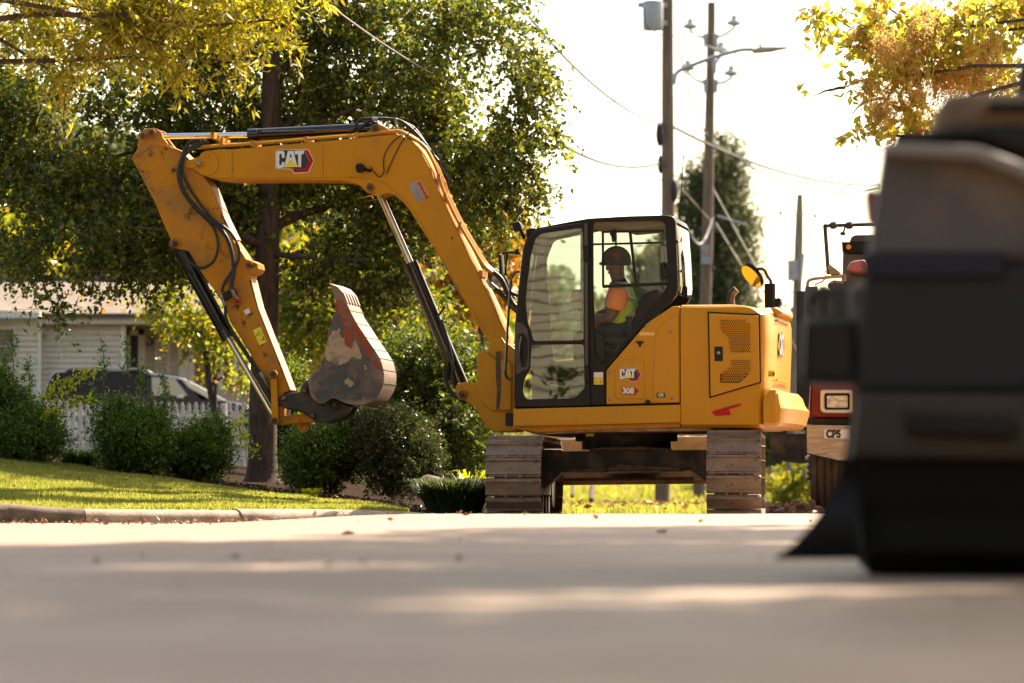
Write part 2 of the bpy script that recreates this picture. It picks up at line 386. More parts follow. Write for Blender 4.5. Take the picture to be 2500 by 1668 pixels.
M['bark'] = mat('grey_brown_bark', (.095, .060, .042), .95, c2=(.045, .028, .02), ns=9, lo=.4, hi=.62, bump=1.0, bs=30, stretch=(3, 3, .6))
M['lichen'] = M['bark']
def limb(mb, p0, p1, r0, r1, bend=.15, n=7, seed=0):
    g = random.Random(seed); P0, P1 = Vector(p0), Vector(p1); d = P1 - P0; off = Vector((g.uniform(-1, 1), g.uniform(-1, 1), g.uniform(-.2, 1))) * d.length * bend
    pts = [P0 + d * t + off * math.sin(math.pi * t) + Vector((g.uniform(-1, 1), g.uniform(-1, 1), g.uniform(-1, 1))) * d.length * .015 for t in np.linspace(0, 1, n)]
    mb.tube([tuple(p) for p in pts], [r0 + (r1 - r0) * t for t in np.linspace(0, 1, n)], 10)
    return pts
# --- big tree behind the arm
LM_big = leafmat('pear_leaves', [(.040, .062, .014), (.060, .088, .016), (.095, .130, .018), (.15, .18, .022), (.32, .28, .03)], .54, .30)
tb = W(640, 1172, 38.0)
T1 = empty('shade_tree', tb, 0, 'big shade tree with dark green crown and bare brown trunk behind the excavator arm', 'tree')
def rel(p, T): return tuple(Vector(p) - T.location)
m_ = MB()
tr = [W(640, 1178, 38), W(641, 1120, 38), W(642, 1000, 38), W(646, 850, 38), W(650, 700, 38), W(656, 500, 38), W(660, 330, 38), W(662, 180, 38), W(655, 60, 38), W(648, -120, 38)]
m_.tube([rel(p, T1) for p in sm([tuple(p) for p in tr], 3)], list(np.interp(np.linspace(0, 1, 28), [0, .04, .12, .4, .7, 1], [.20, .165, .142, .13, .095, .07])), 18)
TRK = m_.build('trunk', M['bark'], T1)
m_ = MB(); 
for k, (ax_, ay_, bx_, by_, dy_, r_) in enumerate([(655, 480, 420, 300, .6, .05), (658, 440, 900, 250, -.4, .055), (660, 300, 480, 120, .5, .05), (662, 160, 560, 40, .2, .05), (662, 230, 830, 60, .8, .05), (662, 150, 760, -60, -.5, .045), (650, 600, 330, 560, -1.0, .05), (652, 560, 1000, 500, .9, .055),
                                        (656, 420, 1150, 330, -.2, .05), (650, 620, 900, 640, -.6, .035), (640, -60, 350, -100, .3, .05), (660, 380, 200, 420, 1.2, .05), (655, 340, 1200, 120, .5, .05)]):
    limb(m_, rel(W(ax_, ay_, 38), T1), rel(W(bx_, by_, 38 + dy_), T1), r_, .012, .12, 8, k)
m_.build('branches', M['bark'], T1)
big = [E(120, 250, 230, 190, 38.5, 1.2), E(60, 500, 190, 130, 38.2, 1.0), E(300, 420, 200, 200, 38.6, 1.2), E(170, 590, 200, 80, 37.6, .8), E(440, 580, 160, 90, 37.8, .8), E(480, 200, 220, 190, 38.8, 1.3), E(620, 420, 190, 170, 38.9, 1.2),
       E(700, 140, 230, 180, 38.7, 1.4), E(900, 330, 210, 200, 38.6, 1.4), E(820, 560, 190, 130, 38.4, 1.1), E(1010, 560, 170, 130, 38.3, 1.0), E(980, 120, 220, 180, 38.5, 1.4), E(1150, 300, 170, 170, 38.2, 1.1), E(1190, 90, 130, 140, 38.0, .9), E(1140, 470, 140, 110, 38.0, .9), E(870, 690, 130, 60, 38.0, .7), E(620, -60, 500, 130, 38.5, 2.0), E(1240, 380, 100, 100, 38.0, .7), E(1060, 680, 110, 70, 38.2, .6), E(520, 500, 140, 160, 38.4, .8),
       E(1270, 200, 70, 60, 38, .5), E(1290, 470, 60, 40, 38, .5), E(1330, 310, 50, 30, 38, .3), E(90, 680, 100, 40, 37.5, .4), E(130, 735, 22, 50, 37.4, .15), E(290, 700, 26, 45, 37.4, .15), E(345, 660, 40, 40, 37.4, .2), E(470, 690, 50, 30, 37.6, .3), E(20, 330, 100, 300, 38.8, .8)]
foliage('crown', T1, LM_big, big, 7900, 15, .34, .066, .62, 11, .35, .56, 1.9, .42, tw=M['bark'])
# --- willow oak branch hanging in at top left
LM_w = leafmat('willow_oak_leaves', [(.20, .21, .014), (.26, .26, .018), (.32, .30, .03), (.12, .14, .012), (.17, .19, .012), (.34, .32, .05), (.34, .20, .03)], .58, .36, tboost=1.8)
T2 = empty('willow_oak', (-6.6, 27.0, .25), 0, 'willow oak whose narrow yellow-green leaves hang in at the top left', 'tree')
m_ = MB(); m_.tube([rel(p, T2) for p in [(-6.6, 27, .0), (-6.6, 27, 1), (-6.5, 27.1, 3), (-6.4, 27.2, 5.5)]], [.24, .19, .16, .10], 14); m_.build('trunk', M['bark'], T2)
m_ = MB()
for k, (bx_, by_, Y) in enumerate([(700, 70, 28), (560, 160, 28.3), (420, 120, 27.8), (300, 30, 28), (190, 200, 28.2), (330, -60, 28), (640, -40, 28.4)]):
    limb(m_, rel((-6.5, 27.1, 3.0 + .3 * k), T2), rel(W(bx_, by_, Y), T2), .05, .006, .08, 9, 50 + k)
m_.build('branches', M['bark'], T2)
wl = [E(300, 20, 330, 75, 28, .9), E(420, 100, 170, 42, 28, .6), E(560, 90, 160, 40, 28, .5), E(700, 72, 45, 18, 28, .25), E(250, 110, 170, 50, 28, .6), E(150, 190, 35, 50, 28, .3), E(225, 125, 30, 25, 28, .3), E(440, 170, 45, 20, 28, .2), E(580, 155, 40, 28, 28, .2), E(90, 60, 120, 60, 28, .5), E(600, 30, 130, 50, 28.2, .5), E(380, -80, 500, 120, 28, 1.2)]
foliage('crown', T2, LM_w, wl, 1050, 13, .24, .085, .27, 12, .35, .40, 3.0, .7, fold=.15, outw=.3, tw=M['bark'])
# --- ash tree with seed bunches at top right, its crown spreading over the near street
LM_r = leafmat('boxelder_leaves', [(.24, .27, .03), (.30, .31, .04), (.38, .34, .06), (.15, .19, .03), (.40, .22, .05)], .66, .45, tboost=1.9)
LM_s = leafmat('dry_seed_bunches', [(.44, .30, .13), (.48, .36, .15), (.46, .40, .13), (.34, .21, .10)], .62, .7, tboost=1.9)
T3 = empty('boxelder_tree', (7.2, 25.5, 0), 0, 'boxelder with yellow leaves and brown seed bunches reaching in at the top right', 'tree')
m_ = MB(); m_.tube([rel(p, T3) for p in [(7.2, 25.5, -.1), (7.2, 25.5, 1.5), (7.0, 25.3, 3.6), (6.8, 25.0, 6.5)]], [.30, .23, .2, .13], 14); m_.build('trunk', M['bark'], T3)
m_ = MB(); rc = Vector((6.9, 25.4, 3.5))
for k, (bx_, by_, Y) in enumerate([(2350, 90, 30), (2200, 180, 30.2), (2250, 330, 30.5), (2480, 60, 30)]):
    limb(m_, rel(rc, T3), rel(W(bx_, by_, Y), T3), .035, .012, .05, 9, 70 + k)
for k, (ax_, ay_, bx_, by_) in enumerate([(2200, 180, 2040, 40), (2200, 180, 2060, 215), (2060, 215, 1990, 235), (2250, 330, 2110, 330), (2200, 180, 2110, 300), (2350, 90, 2100, -20), (2130, 130, 2045, 118), (2160, 240, 2080, 280)]):
    limb(m_, rel(W(ax_, ay_, 30.3), T3), rel(W(bx_, by_, 30.1), T3), .014, .004, .1, 8, 80 + k)
over = [(4.5, 19, 7.0), (1.0, 20, 7.6), (3.0, 15, 7.2), (6.5, 20.5, 7.8), (-1.5, 18, 7.4), (0, 14, 7.0)]
for k, p in enumerate(over): limb(m_, rel((6.85, 25.1, 6.2), T3), rel(p, T3), .09, .03, .05, 9, 90 + k)
m_.build('branches', M['bark'], T3)
rl = [E(2300, 60, 210, 90, 30.2, .8), E(2200, 150, 130, 90, 30.2, .6), E(2120, 60, 110, 50, 30.1, .5), E(2010, 30, 35, 30, 30, .2), E(2025, 110, 30, 20, 30, .2), E(1985, 60, 12, 24, 30, .1), E(2440, 180, 120, 70, 30.3, .6), E(2130, 200, 60, 35, 30, .4), E(2110, 275, 28, 28, 30, .2), E(2230, 280, 90, 40, 30.3, .4), E(1936, 222, 16, 12, 30, .08), E(2120, 325, 36, 14, 30, .2), E(2480, 20, 150, 120, 30.4, .7)]
foliage('crown', T3, LM_r, rl, 560, 7, .16, .095, .5, 13, .4, .36, 3.0, .6, fold=.2, outw=.3, tw=M['bark'], twr=.002)
sl_ = [E(2200, 130, 80, 60, 30.1, .5), E(2250, 200, 110, 70, 30.2, .5), E(2150, 95, 40, 40, 30, .3), E(2120, 190, 30, 45, 30, .2), E(2340, 160, 70, 60, 30.2, .4), E(2150, 260, 45, 45, 30.1, .25), E(2180, 320, 45, 50, 30.1, .25), E(2050, 140, 10, 18, 30, .08), E(2080, 180, 18, 24, 30, .1), E(2035, 210, 10, 14, 30, .05), E(2260, 60, 60, 50, 30, .4), E(2420, 100, 70, 60, 30.2, .4), E(2420, 190, 60, 40, 30.2, .3), E(2300, 270, 120, 40, 30.3, .4), E(2130, 330, 20, 30, 30.1, .15), E(2085, 70, 14, 16, 30, .08), E(2230, 345, 60, 25, 30.2, .2)]
foliage('seed_bunch', T3, LM_s, sl_, 2000, 16, .10, .032, .22, 14, 1.2, .42, 3.2, .7, fold=.1, outw=.05)
ov = [(5.2, 17.8, 7.3, 2.2, 1.8, .9), (3.4, 18.6, 7.6, 2.0, 1.6, .8), (3.0, 11.0, 6.6, 2.2, 1.8, .8), (5.6, 12.0, 6.8, 2.0, 2.2, .8), (4.0, 8.6, 6.2, 2.4, 1.5, .8), (7.4, 14.5, 7.2, 2.2, 2.2, 1.0), (3.6, 20.5, 7.6, 2.6, 2.0, 1.1), (.6, 17.5, 7.2, 2.4, 2.2, 1.0), (4.6, 15.5, 7.2, 2.6, 2.2, 1.0), (-1.6, 20.0, 7.8, 1.8, 1.8, .9), (7.5, 19, 7.8, 2.4, 2.6, 1.2), (1.2, 13.4, 6.8, 2.2, 1.6, .8), (6.8, 25, 8.3, 2, 2, 1.2)]
foliage('upper_crown', T3, LM_r, ov, 13000, 7, .35, .20, .55, 15, .3, .40, .75, .6, fold=.2)
# --- smaller trees and shrubs
def tree(name, label, cl, m, base, r0, nt, per, tl, ln, asp, seed, group=None, droop=.3, gap=.4, gsc=1.6, top=None, shell=.45, cat='tree', nl=6):
    T = empty(name, base, 0, label, cat, group); mb = MB(); g = random.Random(seed)
    C_ = np.array(cl); cen = C_[:, :3].mean(0); tp = top or (cen[0], cen[1], C_[:, 2].max())
    pts = [Vector(base) + (Vector(tp) - Vector(base)) * t + Vector((math.sin(t * 5 + seed) * .05, 0, 0)) for t in np.linspace(0, 1, 8)]
    mb.tube([rel(p, T) for p in pts], list(np.linspace(r0, r0 * .3, 8)), 10); mb.build('trunk', M['bark'], T)
    mb = MB()
    for k in range(nl):
        a = pts[2 + k % 5]; e = C_[g.randrange(len(C_))]; limb(mb, rel(a, T), rel(e[:3], T), r0 * .35, r0 * .08, .1, 6, seed + k)
    mb.build('branches', M['bark'], T)
    foliage('crown', T, m, cl, nt, per, tl, ln, asp, seed, droop, gap, gsc, shell)
    return T
LM_y = leafmat('light_green_leaves', [(.10, .15, .015), (.14, .19, .016), (.18, .20, .02), (.30, .22, .02), (.08, .11, .015)], .58, .4, tboost=1.8)
LM_o = leafmat('orange_autumn_leaves', [(.40, .17, .02), (.42, .24, .025), (.35, .22, .03), (.22, .18, .03)], .6, .5, tboost=1.7)
LM_d = leafmat('dark_hedge_leaves', [(.020, .034, .010), (.028, .048, .012), (.040, .066, .013), (.06, .09, .016)], .4, .28)
tree('dogwood', 'small light green tree with gold tips in front of the porch, behind the bucket cylinder', [E(450, 760, 70, 60, 47, .7), E(520, 850, 60, 70, 47, .6), E(480, 690, 70, 50, 47, .6), E(560, 900, 50, 40, 47, .5), E(400, 730, 40, 40, 47, .4), E(520, 760, 60, 60, 47, .5)], LM_y, W(545, 1130, 47), .06, 220, 12, .32, .08, .62, 21, None, gap=.42)
tree('dogwood', 'light green tree with gold leaves between the trunk and the boom cylinder', [E(780, 760, 110, 90, 50, 1.1), E(900, 720, 110, 90, 50, 1.0), E(720, 700, 70, 80, 50, .8), E(960, 820, 90, 90, 50, .9), E(840, 660, 120, 60, 50, .8), E(700, 850, 40, 60, 50, .5), E(1020, 760, 60, 90, 50, .7)], LM_y, W(850, 1150, 50), .09, 1050, 12, .36, .085, .62, 22, None, gap=.44)
tree('maple', 'orange and gold tree glowing beside the left edge of the excavator cab', [E(1190, 600, 60, 60, 66, 1.2), E(1150, 660, 60, 60, 66, 1.0), E(1240, 560, 40, 30, 66, .8), E(1130, 720, 60, 50, 66, .9), E(1100, 640, 50, 50, 66, .8), E(1210, 680, 30, 40, 66, .7)], LM_o, W(1170, 1150, 66), .12, 520, 12, .5, .13, .7, 23, None)
tree('maple', 'gold leaved young tree behind the excavator bucket', [E(810, 770, 50, 60, 58, .7), E(860, 720, 40, 40, 58, .6), E(790, 840, 30, 40, 58, .4)], LM_o, W(820, 1140, 58), .06, 200, 12, .4, .11, .7, 24, None)
def shrub(label, cl, m, base, nt, per, tl, ln, asp, seed, droop=-.25, gap=.28, name='boxwood_shrub', cat='shrub', group=None, shell=.3, tw=M['bark'], core=.72):
    T = empty(name, base, 0, label, cat, group); mb = MB()
    g = random.Random(seed)
    for k in range(9):
        e = cl[g.randrange(len(cl))]; limb(mb, (g.uniform(-.1, .1), g.uniform(-.1, .1), 0), rel((e[0] + g.uniform(-.3, .3) * e[3], e[1], e[2] + e[5] * .4), T), .014, .004, .1, 6, seed + k)
    mb.build('stem', M['bark'], T)
    foliage('foliage', T, m, cl, int(nt * 2.7), per, tl * 1.15, ln * 1.05, asp, seed, droop, gap, 2.5, shell, tw=tw)
    return T
LM_b = leafmat('boxwood_leaves', [(.038, .085, .010), (.055, .12, .011), (.085, .17, .013), (.17, .27, .016)], .52, .25, spec=.5)
grp = None
shrub('boxwood at the left photo edge with tall loose shoots', [E(50, 1065, 88, 62, 36.4, .40), E(20, 1015, 50, 55, 36.5, .3), E(100, 1075, 48, 48, 36.2, .3), E(-20, 1020, 60, 100, 36.5, .4)], LM_b, W(60, 1122, 36.4), 900, 12, .16, .034, .5, 31)
shrub('tall dark boxwood in front of the car, between two lower gaps in the picket fence', [E(320, 1088, 74, 64, 36.6, .40), E(295, 1030, 45, 40, 36.7, .3), E(350, 1095, 58, 56, 36.4, .3), E(375, 1045, 25, 35, 36.6, .2)], LM_b, W(325, 1150, 36.6), 950, 12, .16, .034, .5, 32)
shrub('low round boxwood just left of the big tree trunk', [E(490, 1110, 62, 56, 36.9, .32), E(450, 1125, 35, 40, 36.8, .25), E(510, 1065, 35, 30, 37, .2)], LM_b, W(490, 1168, 36.9), 560, 12, .15, .034, .5, 33)
shrub('wide boxwood under the excavator bucket', [E(800, 1130, 90, 75, 36.4, .42), E(760, 1100, 50, 50, 36.6, .3), E(860, 1080, 60, 60, 36.6, .3)], LM_b, W(800, 1205, 36.4), 760, 12, .16, .036, .5, 34)
shrub('darker boxwood right of the wide one, behind the garden boulder', [E(960, 1110, 95, 95, 36.2, .45), E(1010, 1150, 55, 60, 36.0, .3), E(900, 1060, 60, 50, 36.5, .3)], leafmat('olive_boxwood_leaves', [(.035, .048, .012), (.045, .062, .013), (.065, .085, .016)], .4, .35), W(955, 1210, 36.2), 900, 12, .16, .036, .5, 35)
for k, (x, y, h) in enumerate([(30, 830, 90), (70, 890, 60), (252, 850, 80), (310, 850, 70), (345, 900, 70), (10, 880, 70), (400, 930, 40), (225, 960, 60)]):
    T = empty('shrub_shoot', W(x, y + h + 30, 36.5), 0, ['tall upright leafy shoot nearest the left photo edge', 'second upright shoot from the left photo edge', 'thin shoot rising in front of the grey siding above the tall boxwood', 'shoot crossing the car roof beside the thin tall one', 'bushy shoot over the car window', 'pale shoot at the very edge over the house window', 'short shoot in front of the car windscreen', 'shoot over the rear of the car'][k], 'shrub shoot')
    MB().tube([(0, 0, 0), (.01, 0, (h + 30) / 257 * .5), (.0, 0, (h + 22) / 257)], [.006, .004, .002], 6).build('stem', M['bark'], T)
    foliage('leaves', T, LM_b, [E(x, y + h * .45, 5, h * .75, 36.5, .03)], 36, 5, .06, .036, .45, 40 + k, -.5)
LM_v = leafmat('yellow_vine_leaves', [(.30, .36, .02), (.36, .38, .02), (.22, .30, .02)], .6, .4, tboost=1.7)
for k, (pts, lb) in enumerate([([(110, 965), (135, 945), (160, 925), (200, 915)], 'arching yellow-green spray in front of the car rear door'), ([(120, 1010), (165, 985), (215, 972)], 'yellow-green spray along the fence top'), ([(230, 900), (180, 935), (125, 975)], 'upper yellow-green spray beside the car roof'), ([(620, 1100), (590, 1060), (575, 1025)], 'yellow-green spray against the tree trunk')]):
    T = empty('vine_spray', W(pts[0][0], pts[0][1], 36.0), 0, lb, 'vine')
    MB().tube([rel(W(x, y, 36.0), T) for x, y in pts], .004, 5).build('stem', M['bark'], T)
    foliage('leaves', T, LM_v, [E(x, y, 15, 6, 36.0, .03) for x, y in sm(pts, 3)], 46, 3, .04, .045, .5, 60 + k, .1)
LM_f = leafmat('sumac_leaves', [(.055, .085, .012), (.08, .115, .014), (.12, .16, .016), (.035, .055, .012)], .5, .38, tboost=1.8)
shrub('feathery sumac thicket behind the boom cylinder', [E(1060, 900, 90, 90, 40, .6), E(1010, 980, 110, 90, 40, .7), E(1120, 1030, 80, 110, 39.5, .6), E(1000, 880, 60, 50, 40.5, .5), E(1140, 940, 60, 80, 40, .5), E(940, 960, 60, 60, 40.5, .4)], LM_f, W(1060, 1185, 40), 900, 16, .34, .070, .34, 36, .45, .3, 'sumac_shrub')
shrub('dark shrubs deep in the gap between the bucket and the tree trunk', [E(700, 1040, 60, 80, 40, .4), E(700, 960, 40, 50, 40, .3)], LM_f, W(700, 1180, 40), 380, 12, .2, .045, .5, 37, name='laurel_shrub')
# hosta and mondo clumps
LM_g = leafmat('strap_leaves', [(.09, .13, .02), (.14, .20, .03), (.05, .08, .015), (.22, .26, .06)], .45, .3, tboost=1.6)
def clump(label, px, py, Y, wpx, hpx, n, seed, m=None, name='strap_leaf_clump'):
    c = W(px, py, Y); T = empty(name, c, 0, label, 'plant'); g = np.random.default_rng(seed); s = Y / FPX
    a = g.uniform(0, 6.283, n); r_ = g.uniform(0, .5, n) ** .7 * wpx * s; base = np.stack([np.cos(a) * r_ * .8, np.sin(a) * r_ * .5, np.zeros(n)], 1)
    h = g.uniform(.5, 1.1, n) * hpx * s; out_d = np.stack([np.cos(a + g.normal(0, .6, n)), np.sin(a + g.normal(0, .6, n)), np.zeros(n)], 1); sp_ = g.uniform(.3, .9, n)[:, None]
    V = []; side_ = np.cross(out_d, [0, 0, 1.]); w_ = .005 + .003 * g.random(n)[:, None]
    for t, ww, zz_ in ((0, 1, 0), (.4, 1, .62), (.75, .8, .92), (1.15, .1, .85)):
        c_ = base + out_d * sp_ * h[:, None] * t + np.array([0, 0, 1.]) * (h * zz_)[:, None]; V += [c_ - side_ * w_ * ww, c_ + side_ * w_ * ww]
    V = np.stack(V, 1).reshape(-1, 3); i = np.arange(n)[:, None] * 8
    Fc = np.concatenate([i + np.array([[2 * k, 2 * k + 1, 2 * k + 3, 2 * k + 2]]) for k in range(3)], 0)
    fastmesh('leaves', V, Fc, m or LM_g, T); return T
clump('striped strap-leaf clump behind the lawn left of the tall boxwood', 195, 1140, 37.2, 90, 45, 500, 71)
clump('dark grassy clump at the kerb end beside the left track', 1110, 1262, 33.6, 130, 95, 1600, 72, leafmat('mondo_grass', [(.035, .055, .015), (.06, .085, .02), (.09, .12, .03)], .4, .3))
clump('taller light sprig above the grassy clump', 1150, 1215, 34.2, 50, 70, 60, 73, LM_v, 'leafy_sprig')
clump('small yellow-green tuft in the mulch below the bucket', 760, 1213, 35.2, 40, 22, 120, 74, LM_v, 'leafy_tuft')
# boulder
m_ = MB(); m_.ball((0, 0, 0), .165, .14, .12, 14)
m_.v = [tuple(Vector(v) * (1 + .22 * mnoise.noise(Vector(v) * 7) + .08 * mnoise.noise(Vector(v) * 19))) for v in m_.v]
b = m_.build('boulder', mat('red_brown_rock', (.10, .055, .042), .85, c2=(.16, .10, .08), ns=5, bump=.6, bs=20), None, 60); b.location = W(1054, 1193, 34.3); tag(b, 'red-brown garden boulder beside the kerb end', 'boulder')
# lawn blades
def blades(name, n, xr, yr, test, h, m, seed, wd=.0035, lean=.5):
    g = np.random.default_rng(seed); x = g.uniform(*xr, n); y = g.uniform(*yr, n); k = test(x, y); x, y = x[k], y[k]; n = len(x)
    z = zterr(x, y); a = g.uniform(0, 6.283, n); hh = h * g.uniform(.5, 1.25, n) * (1 + .35 * np.sin(x * 5.1 + 1.3 * np.sin(y * 3.7)) * np.sin(y * 4.3))
    p = np.stack([x, y, z], 1); s = np.stack([np.cos(a), np.sin(a), 0 * a], 1) * wd * g.uniform(.7, 1.4, n)[:, None]; b_ = g.uniform(0, 6.283, n)
    tip = p + np.stack([np.cos(b_) * hh * lean * g.random(n), np.sin(b_) * hh * lean * g.random(n), hh], 1)
    mid = p * .45 + tip * .55 + np.array([0, 0, .12]) * hh[:, None] * .6
    V = np.stack([p - s, p + s, mid + s * .7, tip, mid - s * .7], 1).reshape(-1, 3); i = np.arange(n)[:, None] * 5
    V = V.reshape(n, 5, 3); V = V.reshape(-1, 3)
    Fc = i + np.array([[0, 1, 2, 4]]); Ft = i + np.array([[4, 2, 3]])
    me = bpy.data.meshes.new(name); F1 = np.concatenate([np.concatenate([i + np.array([[0, 1, 2]]), i + np.array([[0, 2, 4]])], 0), Ft], 0)
    bpy.data.meshes.remove(me)
    return tag(fastmesh(name, V, F1, m), kind='stuff')
GR = leafmat('grass_blades', [(.16, .19, .030), (.21, .24, .036), (.26, .28, .045), (.34, .32, .10)], .55, .4, tboost=1.7)
kxa = np.array([p.x for p in kerb_t]); kya = np.array([p.y for p in kerb_t])
def lawn_back(x): return np.interp(x, [W(0, 1105, 36).x, W(200, 1125, 36).x, W(400, 1162, 36).x, W(600, 1188, 36).x, W(850, 1225, 34.5).x, W(1000, 1245, 32.6).x], [36.3, 36.2, 35.9, 35.4, 34.0, 32.3])
tag(blades('lawn_grass', 210000, (-5.6, -.86), (30.0, 36.6), lambda x, y: (y > np.interp(x, kxa[:10], kya[:10]) + .03) & (y < lawn_back(x) + .1 * np.sin(x * 9)), .042, GR, 81))
# bark mulch bed
bed_x = np.linspace(-8, .55, 60)
def beds(x, y): return zterr(x, y) + .012 + .012 * np.sin(x * 31) * np.sin(y * 27)
V = []; Fq = []; n = 30
for x in bed_x:
    y0_ = float(lawn_back(x)) - .05 if x < W(1000, 1245, 32.6).x else 32.0 + (x + .87) * 1.2
    for j in range(n):
        yy = y0_ + (59.5 - y0_) * (j / (n - 1)) ** 1.3; V.append((x, yy, float(beds(np.float64(x), np.float64(yy)))))
for i in range(len(bed_x) - 1):
    for j in range(n - 1): Fq.append((i * n + j, (i + 1) * n + j, (i + 1) * n + j + 1, i * n + j + 1))
tag(fastmesh('mulch_bed', np.array(V), np.array(Fq), M['soil'], None, True), kind='structure')
def litter(name, n, xr, yr, test, ln, m, seed, fz=zterr, lift=.012, asp=.55):
    g = np.random.default_rng(seed); x = g.uniform(*xr, n); y = g.uniform(*yr, n); k = test(x, y); x, y = x[k], y[k]; n = len(x)
    p = np.stack([x, y, fz(x, y) + lift * g.uniform(.5, 1.6, n)], 1); d = g.normal(0, 1, (n, 3)); d[:, 2] *= .35
    V, Fc = leaves(p, d, ln, asp, .4, seed, .1); return tag(fastmesh(name, V, Fc, m), kind='stuff')
LM_l = leafmat('fallen_leaves', [(.12, .045, .018), (.18, .07, .025), (.24, .14, .06), (.10, .045, .02), (.30, .21, .10)], .25, .6)
litter('mulch_chips', 16000, (-6, .6), (31.5, 38.5), lambda x, y: (y > lawn_back(x) - .1) | (x > -.86), .035, leafmat('bark_chips', [(.03, .014, .008), (.05, .024, .014), (.018, .009, .006), (.10, .055, .032)], .05, .8), 82)
litter('gutter_leaves', 1900, (-5, .8), (26.8, 30.5), lambda x, y: (y < np.interp(x, kxa[:10], kya[:10]) - .12) & (y > 28.6 + .25 * np.sin(x * 3)), .042, LM_l, 83, lambda x, y: zroad(x, y))
litter('street_leaves', 45, (-2.5, 3.0), (9, 27), lambda x, y: x < 99, .055, LM_l, 84, lambda x, y: zroad(x, y), .006)
litter('garden_leaves', 260, (-5, -.9), (30.6, 36), lambda x, y: x < 99, .035, LM_l, 85, lift=.045)
# grass beyond the machine
GR2 = leafmat('far_grass_blades', [(.18, .22, .03), (.24, .27, .035), (.30, .31, .05), (.34, .28, .09)], .55, .45, tboost=1.6)
tag(blades('verge_grass', 60000, (-.2, 3.6), (42.0, 84.0), lambda x, y: (x > -.1) & (x / y < .052), .085, GR2, 86, .007, .6))
tag(blades('bank_grass', 34000, (-1, 8.5), (84.0, 128.0), lambda x, y: x > -4, .14, GR2, 88, .016, .6))
litter('verge_leaves', 500, (0, 3.2), (42, 80), lambda x, y: x > 0, .09, LM_l, 87, lift=.08)
# heap of soil beside the far track
m_ = MB(); 
for k in range(60):
    g = random.Random(k); x = g.uniform(1862, 1990); c = W(x, 1252 - g.random() ** 2 * (26 if x > 1925 else 16), 36 + g.random()); 
    mb = MB().ball(tuple(c), g.uniform(.02, .06), None, g.uniform(.015, .045), 4); mb.v = [tuple(Vector(v) + Vector((1, 1, 1)) * .015 * mnoise.noise(Vector(v) * 30)) for v in mb.v]; m_.add(mb.v, mb.f)
m_.plate([(W(1858, 1258, 36.5).x, -.05), (W(1862, 1236, 36.5).x, W(1862, 1243, 36.5).z), (W(1930, 1238, 36.5).x, W(1930, 1238, 36.5).z), (W(1955, 1224, 36.5).x, W(1955, 1226, 36.5).z), (W(2000, 1232, 36.5).x, W(2000, 1236, 36.5).z), (W(2040, 1258, 36.5).x, -.05)], 36.2, 37.2, .05)
tag(m_.build('soil_heap', mat('dug_red_soil', (.16, .08, .045), .95, c2=(.28, .17, .10), ns=12, bump=.8, bs=40)), 'low heap of dug red soil between the right track and the red truck', 'soil heap')

# ================================================================== HOUSE
def hp(x, y, Y): p = W(x, y, Y, 'h'); return p.x, p.z
def hw(mb, x0, x1, y0, y1, Ya, Yb, bev=.01):
    (a, b), (c, d) = hp(x0, y0, Ya), hp(x1, y1, Ya); return mb.box(a, c, Ya, Yb, d, b)
M['siding'] = mat('grey_vinyl_siding', (.58, .51, .42), .6, c2=(.51, .45, .365), ns=3); M['siding2'] = mat('cream_vinyl_siding', (.50, .42, .33), .6, c2=(.45, .37, .29), ns=3)
M['trim'] = mat('off_white_trim', (.62, .58, .53), .6)
def brickmat(name, c, c2):
    m = mat(name, c, .9, spec=.2); t = m.node_tree; b = t.nodes['Principled BSDF']; n = t.nodes.new('ShaderNodeTexBrick'); tc = t.nodes.new('ShaderNodeTexCoord'); mp = t.nodes.new('ShaderNodeMapping')
    mp.inputs['Rotation'].default_value = (R(90), 0, 0); n.inputs['Scale'].default_value = 4.6; n.inputs['Color1'].default_value = (*c, 1); n.inputs['Color2'].default_value = (*c2, 1); n.inputs['Mortar'].default_value = (.35, .27, .22, 1)
    n.inputs['Mortar Size'].default_value = .03; t.links.new(tc.outputs['Object'], mp.inputs[0]); t.links.new(mp.outputs[0], n.inputs['Vector']); t.links.new(n.outputs[0], b.inputs['Base Color']); return m
M['brick'] = brickmat('red_brick', (.26, .085, .05), (.20, .06, .04))
def shingle(name):
    m = mat(name, (.24, .20, .17), .9, spec=.1); t = m.node_tree; b = t.nodes['Principled BSDF']; n = t.nodes.new('ShaderNodeTexBrick'); tc = t.nodes.new('ShaderNodeTexCoord')
    n.inputs['Scale'].default_value = 3.2; n.inputs['Color1'].default_value = (.24, .20, .17, 1); n.inputs['Color2'].default_value = (.18, .15, .13, 1); n.inputs['Mortar'].default_value = (.16, .13, .11, 1); n.inputs['Mortar Size'].default_value = .02
    t.links.new(tc.outputs['Object'], n.inputs['Vector']); t.links.new(n.outputs[0], b.inputs['Base Color']); return m
M['shing'] = shingle('grey_shingles')
YH = 75.0; hb0 = W(150, 1100, YH)
HS = empty('house', (0, 0, 0), 0, 'single storey house with pale siding, brick wing and grey shingle roof behind the fence', 'house')
def clap(mb, x0, x1, y0, y1, Y, pitch=43.0, t=.045):
    """lapped boards"""
    y = y0
    while y < y1:
        (a, b), (c, d) = hp(x0, y, Y), hp(x1, min(y + pitch, y1), Y); mb.add([(a, Y, b), (c, Y, b), (c, Y - t, d), (a, Y - t, d), (a, Y, d), (c, Y, d)], [(0, 3, 2, 1), (3, 4, 5, 2)]); y += pitch
    return mb
clap(MB(), 310, 925, 595, 1640, YH).build('wall', M['siding'], HS, 0)
clap(MB(), -900, 292, 555, 1640, YH - .35).build('wall', M['siding'], HS, 0)
a_ = hp(292, 600, YH - .35)[0]; 
MB().box(a_, a_ + .03, YH - .35, YH, .5, hp(0, 560, YH)[1]).build('wall', M['siding'], HS)
